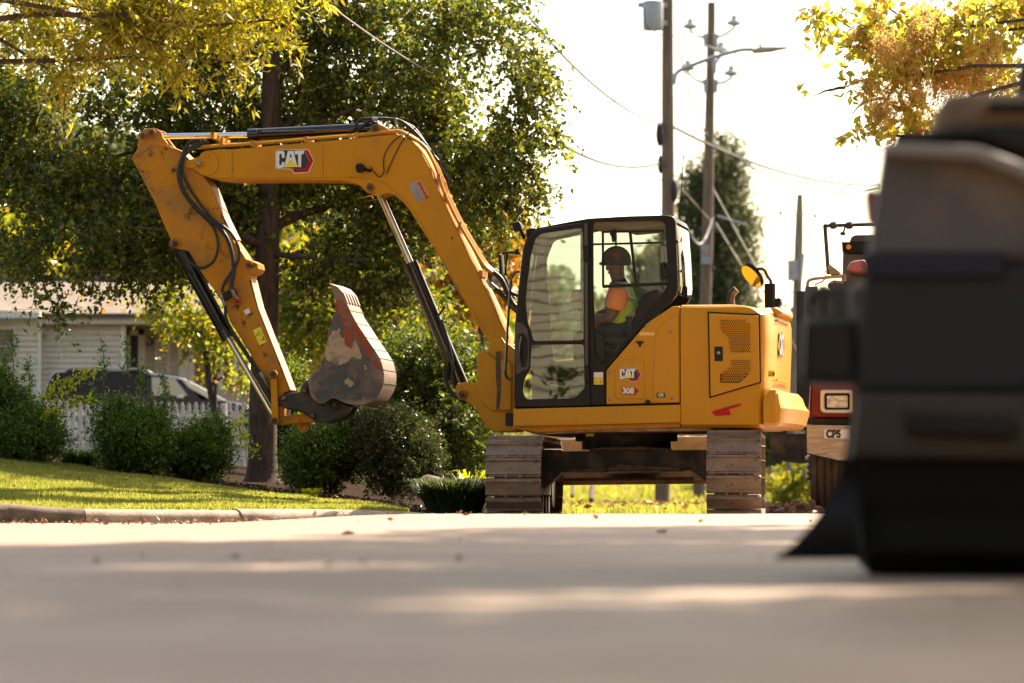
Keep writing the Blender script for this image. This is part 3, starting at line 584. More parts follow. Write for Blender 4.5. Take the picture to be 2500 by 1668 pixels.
clap(MB(), 955, 1372, 622, 1640, YH + 1.6).build('wall', M['siding2'], HS, 0)
hw(MB(), 1372, 1900, 600, 1640, YH + 1.7, YH + 1.9).build('wall', M['brick'], HS)
for a_, b_, c_, d_, e_ in [(290, 310, 560, YH - .38, YH - .34), (922, 956, 570, YH - .04, YH + .1), (1368, 1388, 620, YH + 1.55, YH + 1.7)] + [(x, x + 34, 640, YH + 1.6, YH + 1.7) for x in (1450, 1670, 1785)]: hw(MB(), a_, b_, c_, 1640, d_, e_).build('corner_trim', M['trim'], HS)

hw(MB(), 1385, 1480, 850, 1180, YH + 1.62, YH + 1.69).build('panel', M['trim'], HS)
hw(MB(), 1560, 1670, 700, 1000, YH + 1.66, YH + 1.69).build('brick_panel', M['brick'], HS)
# porch ceiling, beam, gutter
m_ = MB(); hw(m_, 300, 1900, 548, 598, YH - .35, YH - .05); 
(a, b), (c, d) = hp(-900, 470, YH - 1.6), hp(300, 545, YH - 1.6); m_.box(a, c, YH - 1.55, YH - 1.2, hp(0, 556, YH - 1.4)[1], hp(0, 512, YH - 1.4)[1])
m_.build('fascia', M['trim'], HS)
MB().box(hp(940, 0, YH)[0], hp(1900, 0, YH)[0], YH - .1, YH + 1.7, hp(0, 600, YH)[1], hp(0, 596, YH)[1]).build('porch_ceiling', M['siding2'], HS)
Mgut = mat('black_gutter', (.03, .028, .03), .4)
g1a = [hp(x, y, YH - .5) for x, y in ((370, 548), (1250, 548))]
MB().box(g1a[0][0], g1a[1][0] + 5, YH - .55, YH - .35, g1a[0][1], g1a[0][1] + .075).tube([(hp(-900, 0, YH - 1.8)[0], YH - 1.75, hp(0, 478, YH - 1.8)[1]), (g1a[0][0], YH - .5, g1a[0][1] + .04)], .05, 8).build('gutter', Mgut, HS)
xe0, xe1 = hp(-900, 0, YH)[0], hp(1900, 0, YH)[0]; ze = g1a[0][1] + .06; zr = hp(0, 270, YH + 5)[1]
v = [(g1a[0][0], YH - .5, ze), (xe1, YH - .5, ze), (xe1, YH + 5, zr), (xe0, YH + 5, zr), (xe0, YH - 1.8, hp(0, 470, YH - 1.8)[1]), (xe1, YH + 10, ze), (xe0, YH + 10, ze)]
RF = MB().add(v, [(0, 1, 2, 3), (0, 3, 4), (3, 2, 5, 6), (0, 4, 3)][:3]).build('roof', M['shing'], HS, 0)
(MB().box(xe0, xe1, YH + 4.9, YH + 5.1, zr - .02, zr + .07)).build('ridge_cap', Mgut, RF)
zf = lambda x, y: 0
def house_win(x0, x1, y0, y1, Y, m=None):
    f = MB(); t = 12
    for (a_, b_, c_, d_) in ((x0 - t, x1 + t, y0 - t, y0), (x0 - t, x1 + t, y1, y1 + t), (x0 - t, x0, y0, y1), (x1, x1 + t, y0, y1)): hw(f, a_, b_, c_, d_, Y - .06, Y)
    o = f.build('window', M['trim'], HS)
    hw(MB(), x0, x1, y0, y1, Y - .02, Y - .01).build('pane', M['hglass'], o)
    g = MB(); xm = (x0 + x1) / 2; hw(g, x0, x1, (y0 + y1) / 2 - 3, (y0 + y1) / 2 + 3, Y - .045, Y - .021); g.build('sash_bar', M['trim'], o)
    return o
M['hglass'] = mat('house_window_glass', (.10, .105, .09), .08, c2=(.20, .18, .13), ns=3, stretch=(4, 1, .6))
house_win(1200, 1282, 722, 965, YH + 1.6); house_win(-80, 106, 640, 900, YH - .38)
DRH = hw(MB(), 990, 1058, 684, 1100, YH + 1.50, YH + 1.56).build('door', mat('dark_door', (.035, .03, .03), .5), HS)
m_ = MB(); hw(m_, 972, 992, 645, 1200, YH + 1.42, YH + 1.6); hw(m_, 1058, 1104, 645, 1200, YH + 1.42, YH + 1.6); hw(m_, 972, 1104, 645, 684, YH + 1.42, YH + 1.6); m_.build('door_frame', M['trim'], DRH)
c_ = W(1165, 712, YH + 1.3, 'h'); s_ = (YH + 1.3) / FPX / 3.136
LP = MB().tube([(c_.x, c_.y, c_.z + 34 * s_), (c_.x, c_.y, c_.z + 22 * s_), (c_.x, c_.y, c_.z + 14 * s_), (c_.x, c_.y, c_.z + 10 * s_)], [.004, 6 * s_, 30 * s_, 32 * s_], 6).tube([(c_.x, c_.y, c_.z - 28 * s_), (c_.x, c_.y, c_.z - 34 * s_), (c_.x, c_.y, c_.z - 44 * s_)], [18 * s_, 14 * s_, 4 * s_], 6)
LP.tube([(c_.x, c_.y, c_.z - 38 * s_), (c_.x - 14 * s_, c_.y, c_.z - 56 * s_), (c_.x - 36 * s_, c_.y, c_.z - 46 * s_)], 4 * s_, 6).ball((c_.x - 36 * s_, c_.y + .05, c_.z - 40 * s_), 9 * s_, None, 22 * s_, 6)
for a in range(4): LP.tube([(c_.x + 24 * s_ * math.cos(a * 1.57 + .78), c_.y + 24 * s_ * math.sin(a * 1.57 + .78), c_.z + 12 * s_), (c_.x + 15 * s_ * math.cos(a * 1.57 + .78), c_.y + 15 * s_ * math.sin(a * 1.57 + .78), c_.z - 30 * s_)], 3 * s_, 4)
LPo = LP.build('wall_lantern', Mgut, HS)
MB().tube([(c_.x, c_.y, c_.z + 10 * s_), (c_.x, c_.y, c_.z - 28 * s_)], [20 * s_, 13 * s_], 6).build('lantern_glass', M['hglass'], LPo)
litter('roof_leaves', 260, (W(0, 0, 74, 'h').x, W(1240, 0, 74, 'h').x), (YH - .45, YH + 4), lambda x, y: (y < YH - .1) | (np.random.default_rng(3).random(len(x)) < .25), .13, LM_o, 89, lambda x, y: ze + (y - (YH - .5)) / 5.5 * (zr - ze), .04)
# brick house behind
HB = empty('brick_house', (0, 0, 0), 0, 'red brick house half hidden by leaves behind the shingle roof', 'house')
MB().box(W(60, 0, 92).x, W(330, 0, 92).x, 92, 100, 0, W(0, 520, 92).z).build('wall', M['brick'], HB); MB().box(W(90, 0, 92).x, W(200, 0, 92).x, 91.9, 91.99, W(0, 680, 92).z, W(0, 560, 92).z).build('window', M['trim'], HB)
HC = empty('brick_house', (0, 0, 0), 0, 'brick house with white trim showing between the big trunk and the bucket', 'house')
m_ = MB().box(W(690, 0, 80).x, W(1010, 0, 80).x, 80, 88, 0, W(0, 790, 80).z); m_.build('wall', M['brick'], HC)
m_ = MB(); 
for x in (722, 790, 860): m_.box(W(x, 0, 80).x, W(x + 12, 0, 80).x, 79.9, 79.99, 0, W(0, 800, 80).z)
m_.box(W(690, 0, 80).x, W(1015, 0, 80).x, 79.6, 79.98, W(0, 812, 80).z, W(0, 785, 80).z); m_.build('trim', M['trim'], HC)
MB().add([(W(680, 0, 80).x, 79.5, W(0, 790, 80).z), (W(1020, 0, 80).x, 79.5, W(0, 790, 80).z), (W(1020, 0, 80).x, 85, W(0, 700, 80).z), (W(680, 0, 80).x, 85, W(0, 700, 80).z)], [(0, 1, 2, 3)]).build('roof', M['shing'], HC, 0)
HW_ = tag(MB().box(W(600, 0, 70).x - .9, W(600, 0, 70).x + .9, 70, 72, 0, W(0, 952, 70).z).build('garden_wall', mat('tan_garden_wall', (.45, .30, .20), .8, c2=(.4, .27, .18), ns=2)), 'low tan garden wall right of the parked car', 'wall')  # plain tan with mild random mottling
# house across the street, mirrored in the cab door glass
HR = empty('clapboard_house', (-13, -16, 0), 0, 'pale clapboard house mirrored in the excavator door glass', 'house')
m_ = MB()
z = 0
while z < 7.4:
    m_.add([(-9, .04, z + .01), (9, .04, z + .01), (9, .01, z + .24), (-9, .01, z + .24), (9, 0, z + .01), (-9, 0, z + .01)], [(0, 1, 2, 3), (0, 1, 4, 5)]); z += .24
m_.box(-9, 9, -.3, 0, 0, 7.4)
m_.build('wall', mat('sunlit_cream_siding', (.72, .62, .47), .7), HR, 0)
MB().add([(-9.6, .6, 7.3), (9.6, .6, 7.3), (9.6, -5, 9.8), (-9.6, -5, 9.8)], [(0, 1, 2, 3)]).build('roof', M['shing'], HR, 0)
for x in (-5.5, -1.5, 2.5, 6): 
    MB().box(x, x + 1.1, .03, .09, 3.6, 5.3).build('window', M['trim'], HR)
HG = empty('yew_hedge', (-13, -13.5, 0), 0, 'dark ragged hedge mirrored low in the excavator door glass', 'hedge')
MB().tube([(0, 0, 0), (0, 0, 1.5)], .05, 6).build('stem', M['bark'], HG)
foliage('foliage', HG, LM_d, [(-13 + k * 1.7, -13.5, 1.2, 1.1, .7, 1.2 + .6 * ((k * 5) % 4) / 3) for k in range(-4, 6)], 1100, 8, .5, .22, .5, 150)
# ================================================================== PICKET FENCE
YF_ = 60.0
FE = empty('picket_fence', (W(350, 1100, YF_).x, YF_, .6), 0, 'weathered white picket fence in front of the parked car', 'fence')
M['picket'] = mat('weathered_white_pickets', (.55, .50, .44), .8, c2=(.38, .33, .28), ns=9, stretch=(3, 3, .5))
pk = None; pw = .042
for k in range(34):
    px_ = 96 + k * 16.6; top = 975 + 8 * (k / 34) + (k * 7 % 5) * .8; p = W(px_, top, YF_); 
    if pk is None:
        h_ = 1.15; pr = [(-pw, -h_), (pw, -h_), (pw, -.13), (pw * .55, -.115), (pw * .8, -.06), (pw * .25, -.015), (0, 0), (-pw * .25, -.015), (-pw * .8, -.06), (-pw * .55, -.115), (-pw, -.13)]
        pk = MB().plate(pr, -.012, .012, .002).build('picket', M['picket'], FE); o = pk
    else: o = pk.copy(); COL.objects.link(o); o.parent = FE
    o.location = rel(p, FE); o.rotation_euler = (0, R((k * 13 % 7 - 3) * .5), 0)
m_ = MB()
for y in (1012, 1080):
    a, b = rel(W(70, y, YF_), FE), rel(W(670, y + 6, YF_), FE); m_.tube([(a[0], .05, a[2]), (b[0], .05, b[2])], .035, 4)
m_.build('rail', M['picket'], FE)
for x in (120, 330, 545):
    a = rel(W(x, 985, YF_), FE); MB().box(a[0] - .05, a[0] + .05, .03, .13, a[2] - 1.1, a[2]).build('post', M['picket'], FE)
# ================================================================== PARKED CAR
YC = 66.0
def cp_(x, y, Y=YC): return hp(x, y, Y)
CR = empty('parked_car', (W(350, 1100, YC).x, YC, .75), 0, 'dark blue parked estate car with silver roof rails behind the picket fence', 'car')
CL = CR.location
def cpl(pts, ya, yb, bev=.02, holes=()):
    f = lambda L_: [(x - CL.x, z - CL.z) for x, z in (hp(a, b, YC) for a, b in L_)]
    return MB().plate(f(pts), ya - YC, yb - YC, bev, [f(h) for h in holes])
Mcar = mat('dark_blue_car_paint', (.006, .008, .024), .35, coat=.25, spec=.2)
bodyp = sm([(320, 1180), (335, 1110), (365, 1030), (400, 975), (480, 955), (800, 958), (1150, 975), (1330, 1000), (1400, 1018), (1560, 1100), (1700, 1180), (1800, 1195), (1900, 1230), (1930, 1300), (1925, 1420), (330, 1420)], 3, True)
cpl(bodyp, YC, YC + 1.75, .10).build('body', Mcar, CR)
for pts, nm in (([(350, 1125), (385, 1040), (420, 985), (780, 985), (780, 1130)], 'rear_side_window'), ([(800, 985), (1130, 990), (1130, 1135), (800, 1130)], 'side_window')):
    cpl(rnd_ := pts, YC - .01, YC + .01, .004).build(nm, M['carglass'], CR)
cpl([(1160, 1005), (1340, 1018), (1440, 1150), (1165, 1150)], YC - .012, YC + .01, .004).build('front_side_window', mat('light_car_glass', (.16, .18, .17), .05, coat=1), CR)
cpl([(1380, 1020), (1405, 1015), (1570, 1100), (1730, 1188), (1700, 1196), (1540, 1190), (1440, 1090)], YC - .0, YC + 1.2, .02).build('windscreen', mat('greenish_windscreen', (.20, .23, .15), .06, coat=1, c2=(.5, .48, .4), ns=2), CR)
cpl([(500, 945), (530, 925), (1060, 938), (1130, 950), (1165, 975), (1150, 980), (1110, 962), (1050, 950), (540, 938), (515, 950)], YC + .1, YC + .14, .01).build('roof_rail', M['sillver'], CR)
cpl([(500, 958), (530, 948), (1080, 962), (1100, 972), (510, 966)], YC + .06, YC + .12, .005).build('rail_gap', M['black'], CR)
cpl([(1358, 1148), (1410, 1150), (1412, 1170), (1362, 1168)], YC - .2, YC - .05, .01).build('door_mirror', M['trim'], CR)
for x in (520, 1640):
    a = cp_(x, 1400); w_ = MB().cy(a[0] - CL.x, a[1] - CL.z, .34, -.02, .2, 24, .03).build('wheel', M['rubber'], CR); MB().cy(a[0] - CL.x, a[1] - CL.z, .2, -.03, .0, 16, .01).build('rim', M['sillver'], w_)

# ================================================================== POLES AND WIRES
M['wood'] = mat('weathered_pole_wood', (.24, .165, .11), .95, c2=(.14, .095, .065), ns=6, stretch=(6, 6, .35), bump=.8, bs=20, lo=.4, hi=.6)
M['wood2'] = mat('grey_pole_wood', (.28, .23, .17), .95, c2=(.18, .14, .105), ns=6, stretch=(6, 6, .35), bump=.8, bs=20)
def pole(label, pts, Y, m):
    """pts: (x, y, width px)"""
    b = W(pts[-1][0], pts[-1][1], Y); T = empty('utility_pole', b, 0, label, 'utility pole')
    P_ = [rel(W(x, y, Y), T) for x, y, w_ in pts]; P_[-1] = (P_[-1][0], P_[-1][1], P_[-1][2] - .3); Rr = [w_ * 1.14 / 2 * Y / FPX for _, _, w_ in pts]
    MB().tube(P_, Rr, 16).build('shaft', m, T); return T
P1 = pole('near utility pole carrying the grey transformer and the street lamp', [(1632, -120, 23), (1630, 0, 24), (1630, 200, 26), (1631, 500, 29), (1622, 900, 30), (1616, 1238, 33)], 80, M['wood'])
P2 = pole('second utility pole with four insulator arms and a white box', [(1737, 6, 17), (1736, 100, 18), (1732, 300, 21), (1727, 600, 24), (1716, 900, 25), (1705, 1238, 27)], 90, M['wood'])
P3 = pole('small far utility pole right of the excavator', [(1953, 475, 12), (1952, 520, 16), (1950, 600, 19), (1944, 800, 20), (1936, 1000, 22), (1928, 1232, 25)], 84, M['wood2'])
def on(T, z, x, y, Y): return rel(W(x, y, Y, z), T)
Mgal = mat('galvanised_grey', (.40, .40, .41), .5, .2, c2=(.33, .33, .34), ns=6); Mpor = mat('porcelain', (.45, .42, .42), .3)
a, b = on(P1, 't', 138, 15, 79.6), on(P1, 't', 138, 232, 79.6); r_ = 78 / 3.137 * 79.6 / FPX
tf = MB().tube([a, (a[0], a[1], a[2] - .02), (b[0], b[1], b[2] + .04), b], [r_ * .98, r_ * 1.03, r_, r_ * .93], 28).tube([(a[0], a[1], a[2] + .03), (a[0], a[1], a[2])], [r_ * .5, r_ * 1.05], 24).build('transformer', Mgal, P1)
for x, y in ((40, 40), (228, 40), (228, 180)): c_ = on(P1, 't', x, y, 79.7); MB().box(c_[0] - .05, c_[0] + .05, c_[1] - .05, c_[1] + .05, c_[2] - .05, c_[2] + .05).build('bushing', Mgal, tf)
m_ = MB()
m_.tube([on(P1, 't', x, y, 79.2) for x, y in sm([(70, 60), (72, 140), (90, 200), (150, 245), (215, 275)], 3)], .012, 5).build('lead_wire', M['rubber'], tf)
arm = [on(P1, 't', x, y, 80 - .2) for x, y in sm([(300, 650), (308, 590), (330, 550), (400, 515), (560, 455), (720, 405), (820, 382), (905, 380)], 4)]
LAMP = MB().tube(arm, .045, 8).build('lamp_arm', Mgal, P1)
Y_ = 79.8; s_ = Y_ / FPX / 3.137
f_ = lambda x, y: on(P1, 't', x, y, Y_)
hd = [f_(*t) for t in [(900, 378), (960, 362), (1160, 362), (1168, 372), (1100, 385), (1040, 398), (920, 408), (902, 402)]]
MB().plate([(p[0], p[2]) for p in hd], hd[0][1] - .16, hd[0][1] + .16, .03).build('lamp_head', mat('lamp_housing', (.42, .34, .28), .5), LAMP)
c_ = f_(960, 348); MB().tube([(c_[0], c_[1], c_[2] - 14 * s_), (c_[0], c_[1], c_[2] + 12 * s_)], 11 * s_, 12).build('photocell', M['black'], LAMP)
m_ = MB()
for (x, y, r1) in ((300, 1465, .11), (190, 1030, .12), (195, 1260, .09)):
    c_ = on(P1, 't', x, y, 79.7); m_.ball(c_, r1 * .7, r1 * .6, r1 * 2.2, 6)
m_.build('cable_splice', M['rubber'], P1)
for (x0, y0, x1, y1) in ((540, 290, 425, 240), (620, 290, 760, 215), (540, 640, 405, 560), (620, 640, 738, 600), (610, 490, 660, 420)):
    a, b = on(P2, 't', x0, y0, 89.8), on(P2, 't', x1, y1, 89.8)
    A_ = MB().tube([a, ((a[0] + b[0]) / 2, a[1], (a[2] + b[2]) / 2 - .04), b, (b[0], b[1], b[2] + .12)], .035, 6).plate([(a[0] - .04, a[2] - .22), (a[0] + .04, a[2] - .22), (a[0] + .06, a[2] + .1), (a[0] - .06, a[2] + .1)], a[1] - .03, a[1] + .05, .01).build('insulator_arm', Mgal, P2)
    MB().tube([(b[0], b[1], b[2] + .05), (b[0], b[1], b[2] + .09), (b[0], b[1], b[2] + .16), (b[0], b[1], b[2] + .19), (b[0], b[1], b[2] + .30)], [.07, .19, .16, .08, .06], 12).build('insulator', Mpor, A_)
a, b = on(P2, 's', 1712, 598, 89.7), on(P2, 's', 1734, 646, 89.7); bx2 = MB().box(a[0], b[0], a[1] - .12, a[1] + .12, b[2], a[2]).build('meter_box', M['white'], P2)
a, b = on(P2, 's', 1716, 612, 89.55), on(P2, 's', 1729, 618, 89.55); MB().box(a[0], b[0], a[1] - .01, a[1] + .02, b[2], a[2]).build('orange_tag', MO_ if 'MO_' in globals() else mat('orange_tag_paint', (.7, .25, .08), .5), bx2)
for (x0, x1, y) in ((1905, 1948, 520), (1953, 1990, 522)):
    a, b = on(P3, 's', x0, y, 83.8), on(P3, 's', x1, y + 5, 83.8); MB().tube([a, b], .014, 6).ball((a if x0 < 1920 else b), .035, None, .07, 6).build('insulator_arm', Mgal, P3)
a, b = on(P3, 's', 1924, 636, 83.6), on(P3, 's', 1946, 685, 83.6); MB().box(a[0], b[0], a[1] - .2, a[1] + .2, b[2], a[2]).build('meter_box', Mgal, P3)
a = on(P3, 's', 1962, 620, 83.6); MB().tube([a, on(P3, 's', 1955, 690, 83.6)], .03, 6).build('conduit', Mgal, P3)
Mwire = mat('wire_black', (.05, .05, .055), .6)
def wire(label, a, b, sag=.2, r=.012, m=None, mid=None, group='wires overhead'):
    A, B = W(*a), W(*b); pts = [A + (B - A) * t - Vector((0, 0, sag * 4 * t * (1 - t))) for t in np.linspace(0, 1, 18)]
    o = MB().tube([tuple(p) for p in pts], r * (1.3 if m is not None else 1.7), 6).build('overhead_wire', m or Mwire, None); return tag(o, label, 'wire', group)
wire('thick twisted service cable crossing the big tree crown at the top', (770, -14, 34), (1120, 215, 38.6), .05, .0065, mat('grey_twisted_cable', (.35, .33, .31), .5))
wire('thin cable left of the twisted service cable', (720, -20, 34), (800, 90, 34.5), .01, .004)
wire('long wire from the top centre down to the near pole', (1250, -12, 60), (1617, 306, 80), .35, .014)
wire('wire sagging from the crown edge to the near pole', (1360, 345, 70), (1617, 397, 80), .25, .018)
wire('heavy cable running from the near pole past the second pole to the right', (1640, 308, 80), (2150, 452, 100), .35, .022)
wire('lower of the two long cables running right from the second pole', (1735, 345, 88), (2150, 460, 100), .5, .018)
wire('thin wire under the street lamp falling to the right', (1640, 85, 80), (2080, 192, 95), .1, .009, mat('pale_wire', (.3, .32, .36), .6))
wire('vertical drop wire between the two poles', (1655, 95, 84), (1728, 330, 89), .4, .014)
wire('thin wire from the transformer to the left', (1440, 300, 85), (1612, 200, 80), -.2, .008, bpy.data.materials['pale_wire'])
wire('faint wire low between the crown and the near pole', (1300, 425, 85), (1615, 420, 80), .5, .007, bpy.data.materials['pale_wire'])
Mrope = mat('tan_guy_wire', (.22, .17, .12), .7)
wire('tan guy wire falling right behind the rear mirror', (1740, 460, 89), (1850, 660, 84), .0, .012, Mrope); wire('tan guy wire behind the cab rear window', (1645, 440, 80), (1735, 540, 86), 0, .012, Mrope)
wire('long tan guy wire from the second pole to the engine cover', (1748, 545, 89), (1862, 735, 84), 0, .012, Mrope)
wire('white loop of cable at the second pole', (1690, 580, 88), (1740, 530, 90), .35, .02, Mgal); wire('bright cable stub right of the second pole', (1752, 527, 90), (1825, 550, 88), .0, .02, Mgal)
wire('wire on the left over the roof line', (-10, 352, 60), (190, 342, 60), .05, .014, Mgal)
# ------------------------------------------------------------------ far trees
LM_c = leafmat('cedar_sprays', [(.045, .055, .020), (.065, .075, .026), (.09, .10, .035)], .35, .6)
LM_far = leafmat('far_tree_leaves', [(.10, .13, .04), (.15, .17, .05), (.22, .20, .06), (.07, .10, .035), (.30, .22, .07)], .5, .6, tboost=1.4)
LM_far2 = leafmat('mid_tree_leaves', [(.045, .062, .018), (.06, .085, .022), (.09, .11, .03), (.16, .14, .03)], .4, .5)
tree('cedar_tree', 'tall conical cedar behind the second utility pole', [E(1770, 395, 28, 60, 112, .8), E(1760, 470, 62, 70, 112, 1.3), E(1755, 560, 90, 80, 112, 1.6), E(1755, 660, 96, 80, 112, 1.8), E(1750, 760, 92, 90, 112, 1.8), E(1690, 420, 14, 40, 112, .4), E(1700, 500, 40, 60, 112, .9), E(1760, 860, 90, 80, 112, 1.8)], LM_c, W(1755, 1180, 112), .2, 4200, 10, .6, .16, .35, 101, None, droop=-.5, gap=.2, top=tuple(W(1764, 330, 112)))
tree('far_tree', 'pale far tree seen through the front of the cab', [E(1330, 780, 70, 100, 140, 2.5), E(1420, 800, 60, 80, 140, 2), E(1280, 860, 60, 90, 140, 2)], LM_far, W(1340, 1160, 140), .25, 800, 10, .9, .30, .7, 102)
tree('far_tree', 'yellow-green far tree seen through the rear half of the cab', [E(1610, 700, 60, 90, 130, 2.2), E(1560, 790, 60, 80, 130, 2), E(1640, 640, 40, 60, 130, 1.5), E(1500, 840, 60, 70, 130, 2)], LM_far, W(1590, 1160, 130), .25, 900, 10, .9, .28, .7, 103, None)
tree('far_tree', 'dark rounded tree right of the engine cover behind the far pole', [E(1960, 860, 50, 80, 100, 2), E(2010, 800, 40, 60, 100, 1.6), E(1900, 1080, 60, 70, 100, 2), E(1960, 1020, 60, 90, 100, 2), E(1890, 1000, 40, 60, 100, 1.5)], LM_far2, W(1950, 1215, 100), .22, 1300, 10, .7, .20, .6, 104, None)
tree('far_tree', 'gold-tipped tree beside the red truck', [E(1985, 1150, 40, 50, 75, 1.2), E(1915, 1195, 30, 26, 75, .8), E(2000, 790, 30, 60, 92, 1.4)], LM_y, W(1985, 1225, 75), .07, 420, 10, .4, .12, .6, 105, None)
for k, (px_, Y) in enumerate([(1408, 95), (1440, 90), (1566, 120)]):
    pass
tree('slim_tree', 'slim trunk standing on the grass under the excavator, left one', [E(1400, 900, 50, 80, 88, 1.2)], LM_far2, W(1402, 1212, 70), .035, 60, 8, .5, .16, .6, 106, None)
tree('slim_tree', 'thicker slim trunk standing on the grass right of the left one', [E(1450, 880, 50, 80, 88, 1.2)], LM_far2, W(1442, 1222, 70), .05, 60, 8, .5, .16, .6, 107, None)
# back rows
back = [(-60, 560, 150, 200, 82), (120, 420, 160, 220, 86), (330, 520, 160, 200, 88), (540, 560, 170, 220, 84), (760, 640, 170, 200, 90), (960, 700, 150, 180, 92), (1130, 820, 110, 130, 95), (1060, 880, 110, 110, 80)]
for k, (x, y, rx_, ry_, Y) in enumerate(back):
    tree('backdrop_tree', ['olive tree filling the far left edge behind the house', 'second tree from the left behind the house roof', 'tree behind the roof ridge left of the arm', 'tree behind the big trunk', 'tree behind the gap above the bucket', 'tree behind the boom cylinder', 'tree behind the cab mirror bracket', 'low dark tree behind the sumac thicket'][k],
         [E(x, y, rx_, ry_, Y, 2.0), E(x - rx_ * .5, y + ry_ * .3, rx_ * .6, ry_ * .6, Y, 1.6), E(x + rx_ * .5, y + ry_ * .2, rx_ * .6, ry_ * .7, Y, 1.6), E(x, y - ry_ * .5, rx_ * .6, ry_ * .5, Y, 1.6)], LM_far2 if k % 3 else LM_y, W(x, 1130, Y), .2, 900, 10, .8, .22, .62, 110 + k, 'trees behind the houses', gap=.42, gsc=.5)
P_, D_, p, d, L = twigs([E(x, 1150 - (k % 3) * 14, 150, 75 + (k % 4) * 12, 150 + (k % 3) * 6, 6) for k, x in enumerate(range(-200, 2700, 160))], 5200, 7, 1.6, 130, .1, .2, .2, .5)
V, Fc = leaves(P_, D_, .55, .7, .2, 130); tag(fastmesh('far_woods', V, Fc, LM_far), kind='stuff')
P_, D_, p, d, L = twigs([E(x, 1195, 55, 22, 94 + (k % 3) * 2, 1.2) for k, x in enumerate(range(1860, 2060, 50))], 1200, 8, .35, 131, .1, .3, .8, .5)
V, Fc = leaves(P_, D_, .11, .6, .2, 131); tag(fastmesh('undergrowth', V, Fc, LM_y), kind='stuff')

g = np.random.default_rng(140); n = 5200; a = g.uniform(-2.1, 2.1, n); rr = g.uniform(23, 32, n); P_ = np.stack([rr * np.sin(a) * 1.1, -2 - rr * np.cos(a) * .9, g.uniform(0, 1, n) ** .8 * (13 + 3 * np.sin(a * 9))], 1)
V, Fc = leaves(P_, g.normal(0, 1, (n, 3)), 2.4, .8, .3, 140); tag(fastmesh('shade_woods', V, Fc, LM_far2), kind='stuff')  # unseen leaf mass behind the camera, added to cut sky light and darken reflections
# ================================================================== EXCAVATOR
GZ = -0.03
F = Frame((.99, 33.25, GZ), R(9.5))
EX = empty('excavator', F.o, -F.yaw, 'yellow tracked excavator with raised boom and rusty bucket on the street', 'excavator')
M['bucket'] = mat('worn_bucket_steel', (.32, .22, .16), .62, .1, c2=(.10, .085, .08), ns=2.1, lo=.40, hi=.56, c3=(.30, .09, .04), ns3=4.2, lo3=.64, hi3=.68, bump=.35, bs=35, spec=.4)
M['bucketback'] = mat('scraped_bucket_back', (.24, .15, .105), .5, .2, c2=(.17, .10, .07), ns=6, c3=(.25, .06, .025), ns3=5, lo3=.6, hi3=.66, bump=.3, bs=30, stretch=(1, 4, 1))
M['tan'] = mat('dusty_lit_tan_steel', (.36, .25, .17), .7, c2=(.22, .14, .09), ns=9, bump=.3)  # dusty tan, also used to paint light on the frame edge
M['stickface'] = mat('painted_sun_face', (.50, .34, .24), .55, c2=(.36, .22, .15), ns=12, bump=.2)  # pale pink-tan paints sunlight onto the stick's inner face
BC = .07
def pc(z, x, y, ly): p = F.p(z, x, y, ly); return p.x, p.z
# ---- boom
b0, b1 = BC - .17, BC + .17
bp = [('a', 455, 432), ('a', 470, 412), ('a', 500, 405), ('a', 545, 392), ('a', 560, 360), ('a', 600, 345), ('a', 700, 335), ('a', 790, 336), ('a', 1100, 308), ('a', 1435, 278), ('a', 1700, 252), ('a', 1900, 232),
      ('a', 1985, 235), ('a', 2060, 268), ('a', 2120, 325), ('c', 400, 330), ('c', 430, 420), ('c', 500, 570), ('c', 560, 690), ('c', 640, 850), ('c', 700, 975), ('c', 742, 1068), ('c', 765, 1120), ('c', 758, 1185), ('c', 720, 1215), ('c', 690, 1195), ('c', 655, 1120),
      ('c', 600, 1035), ('c', 540, 925), ('c', 460, 785), ('c', 400, 680), ('c', 340, 590), ('c', 300, 525), ('c', 262, 476), ('c', 225, 445), ('c', 175, 430),
      ('a', 1900, 640), ('a', 1830, 660), ('a', 1745, 645), ('a', 1705, 600), ('a', 1650, 578), ('a', 1560, 562), ('a', 1300, 560), ('a', 800, 562), ('a', 720, 556), ('a', 640, 548), ('a', 560, 520), ('a', 480, 470)]
BOOM = MB().plate(F.poly('a', bp, b0), b0, b1, .012).build('boom', M['yel'], EX)
tag(BOOM)
def sub(parent, name, m, mb, smooth=35): return mb.build(name, m, parent, smooth)
# weld lines and nose disc on the boom
m_ = MB(); cx, cz = pc('a', 600, 437, b0)
m_.tube([(cx + F.r('a', 92) * math.cos(t), b0 - .002, cz + F.r('a', 92) * math.sin(t)) for t in np.linspace(-1.5, 1.5, 16)], .004, 6)
for x_ in (785, 1435):
    m_.tube([F.p('a', x_, y_, b0 - .001) for y_ in (300 + (1435 - x_) * .06, 545)], .004, 6)
m_.tube([F.p('a', *q, b0 - .001) for q in sm([(640, 535), (800, 547), (1300, 542), (1600, 538), (1740, 545), (1880, 580), (1950, 640)], 3)] + [F.p('c', *q, b0 - .001) for q in [(262, 455), (320, 530), (400, 665), (560, 950), (660, 1100)]], .0035, 6)
m_.tube([F.p('c', *q, b0 - .001) for q in sm([(250, 160), (330, 215), (385, 290), (410, 370), (470, 500), (600, 780), (740, 1090)], 4)], .004, 6)
sub(BOOM, 'weld_seam', M['yel_dirty'], m_)
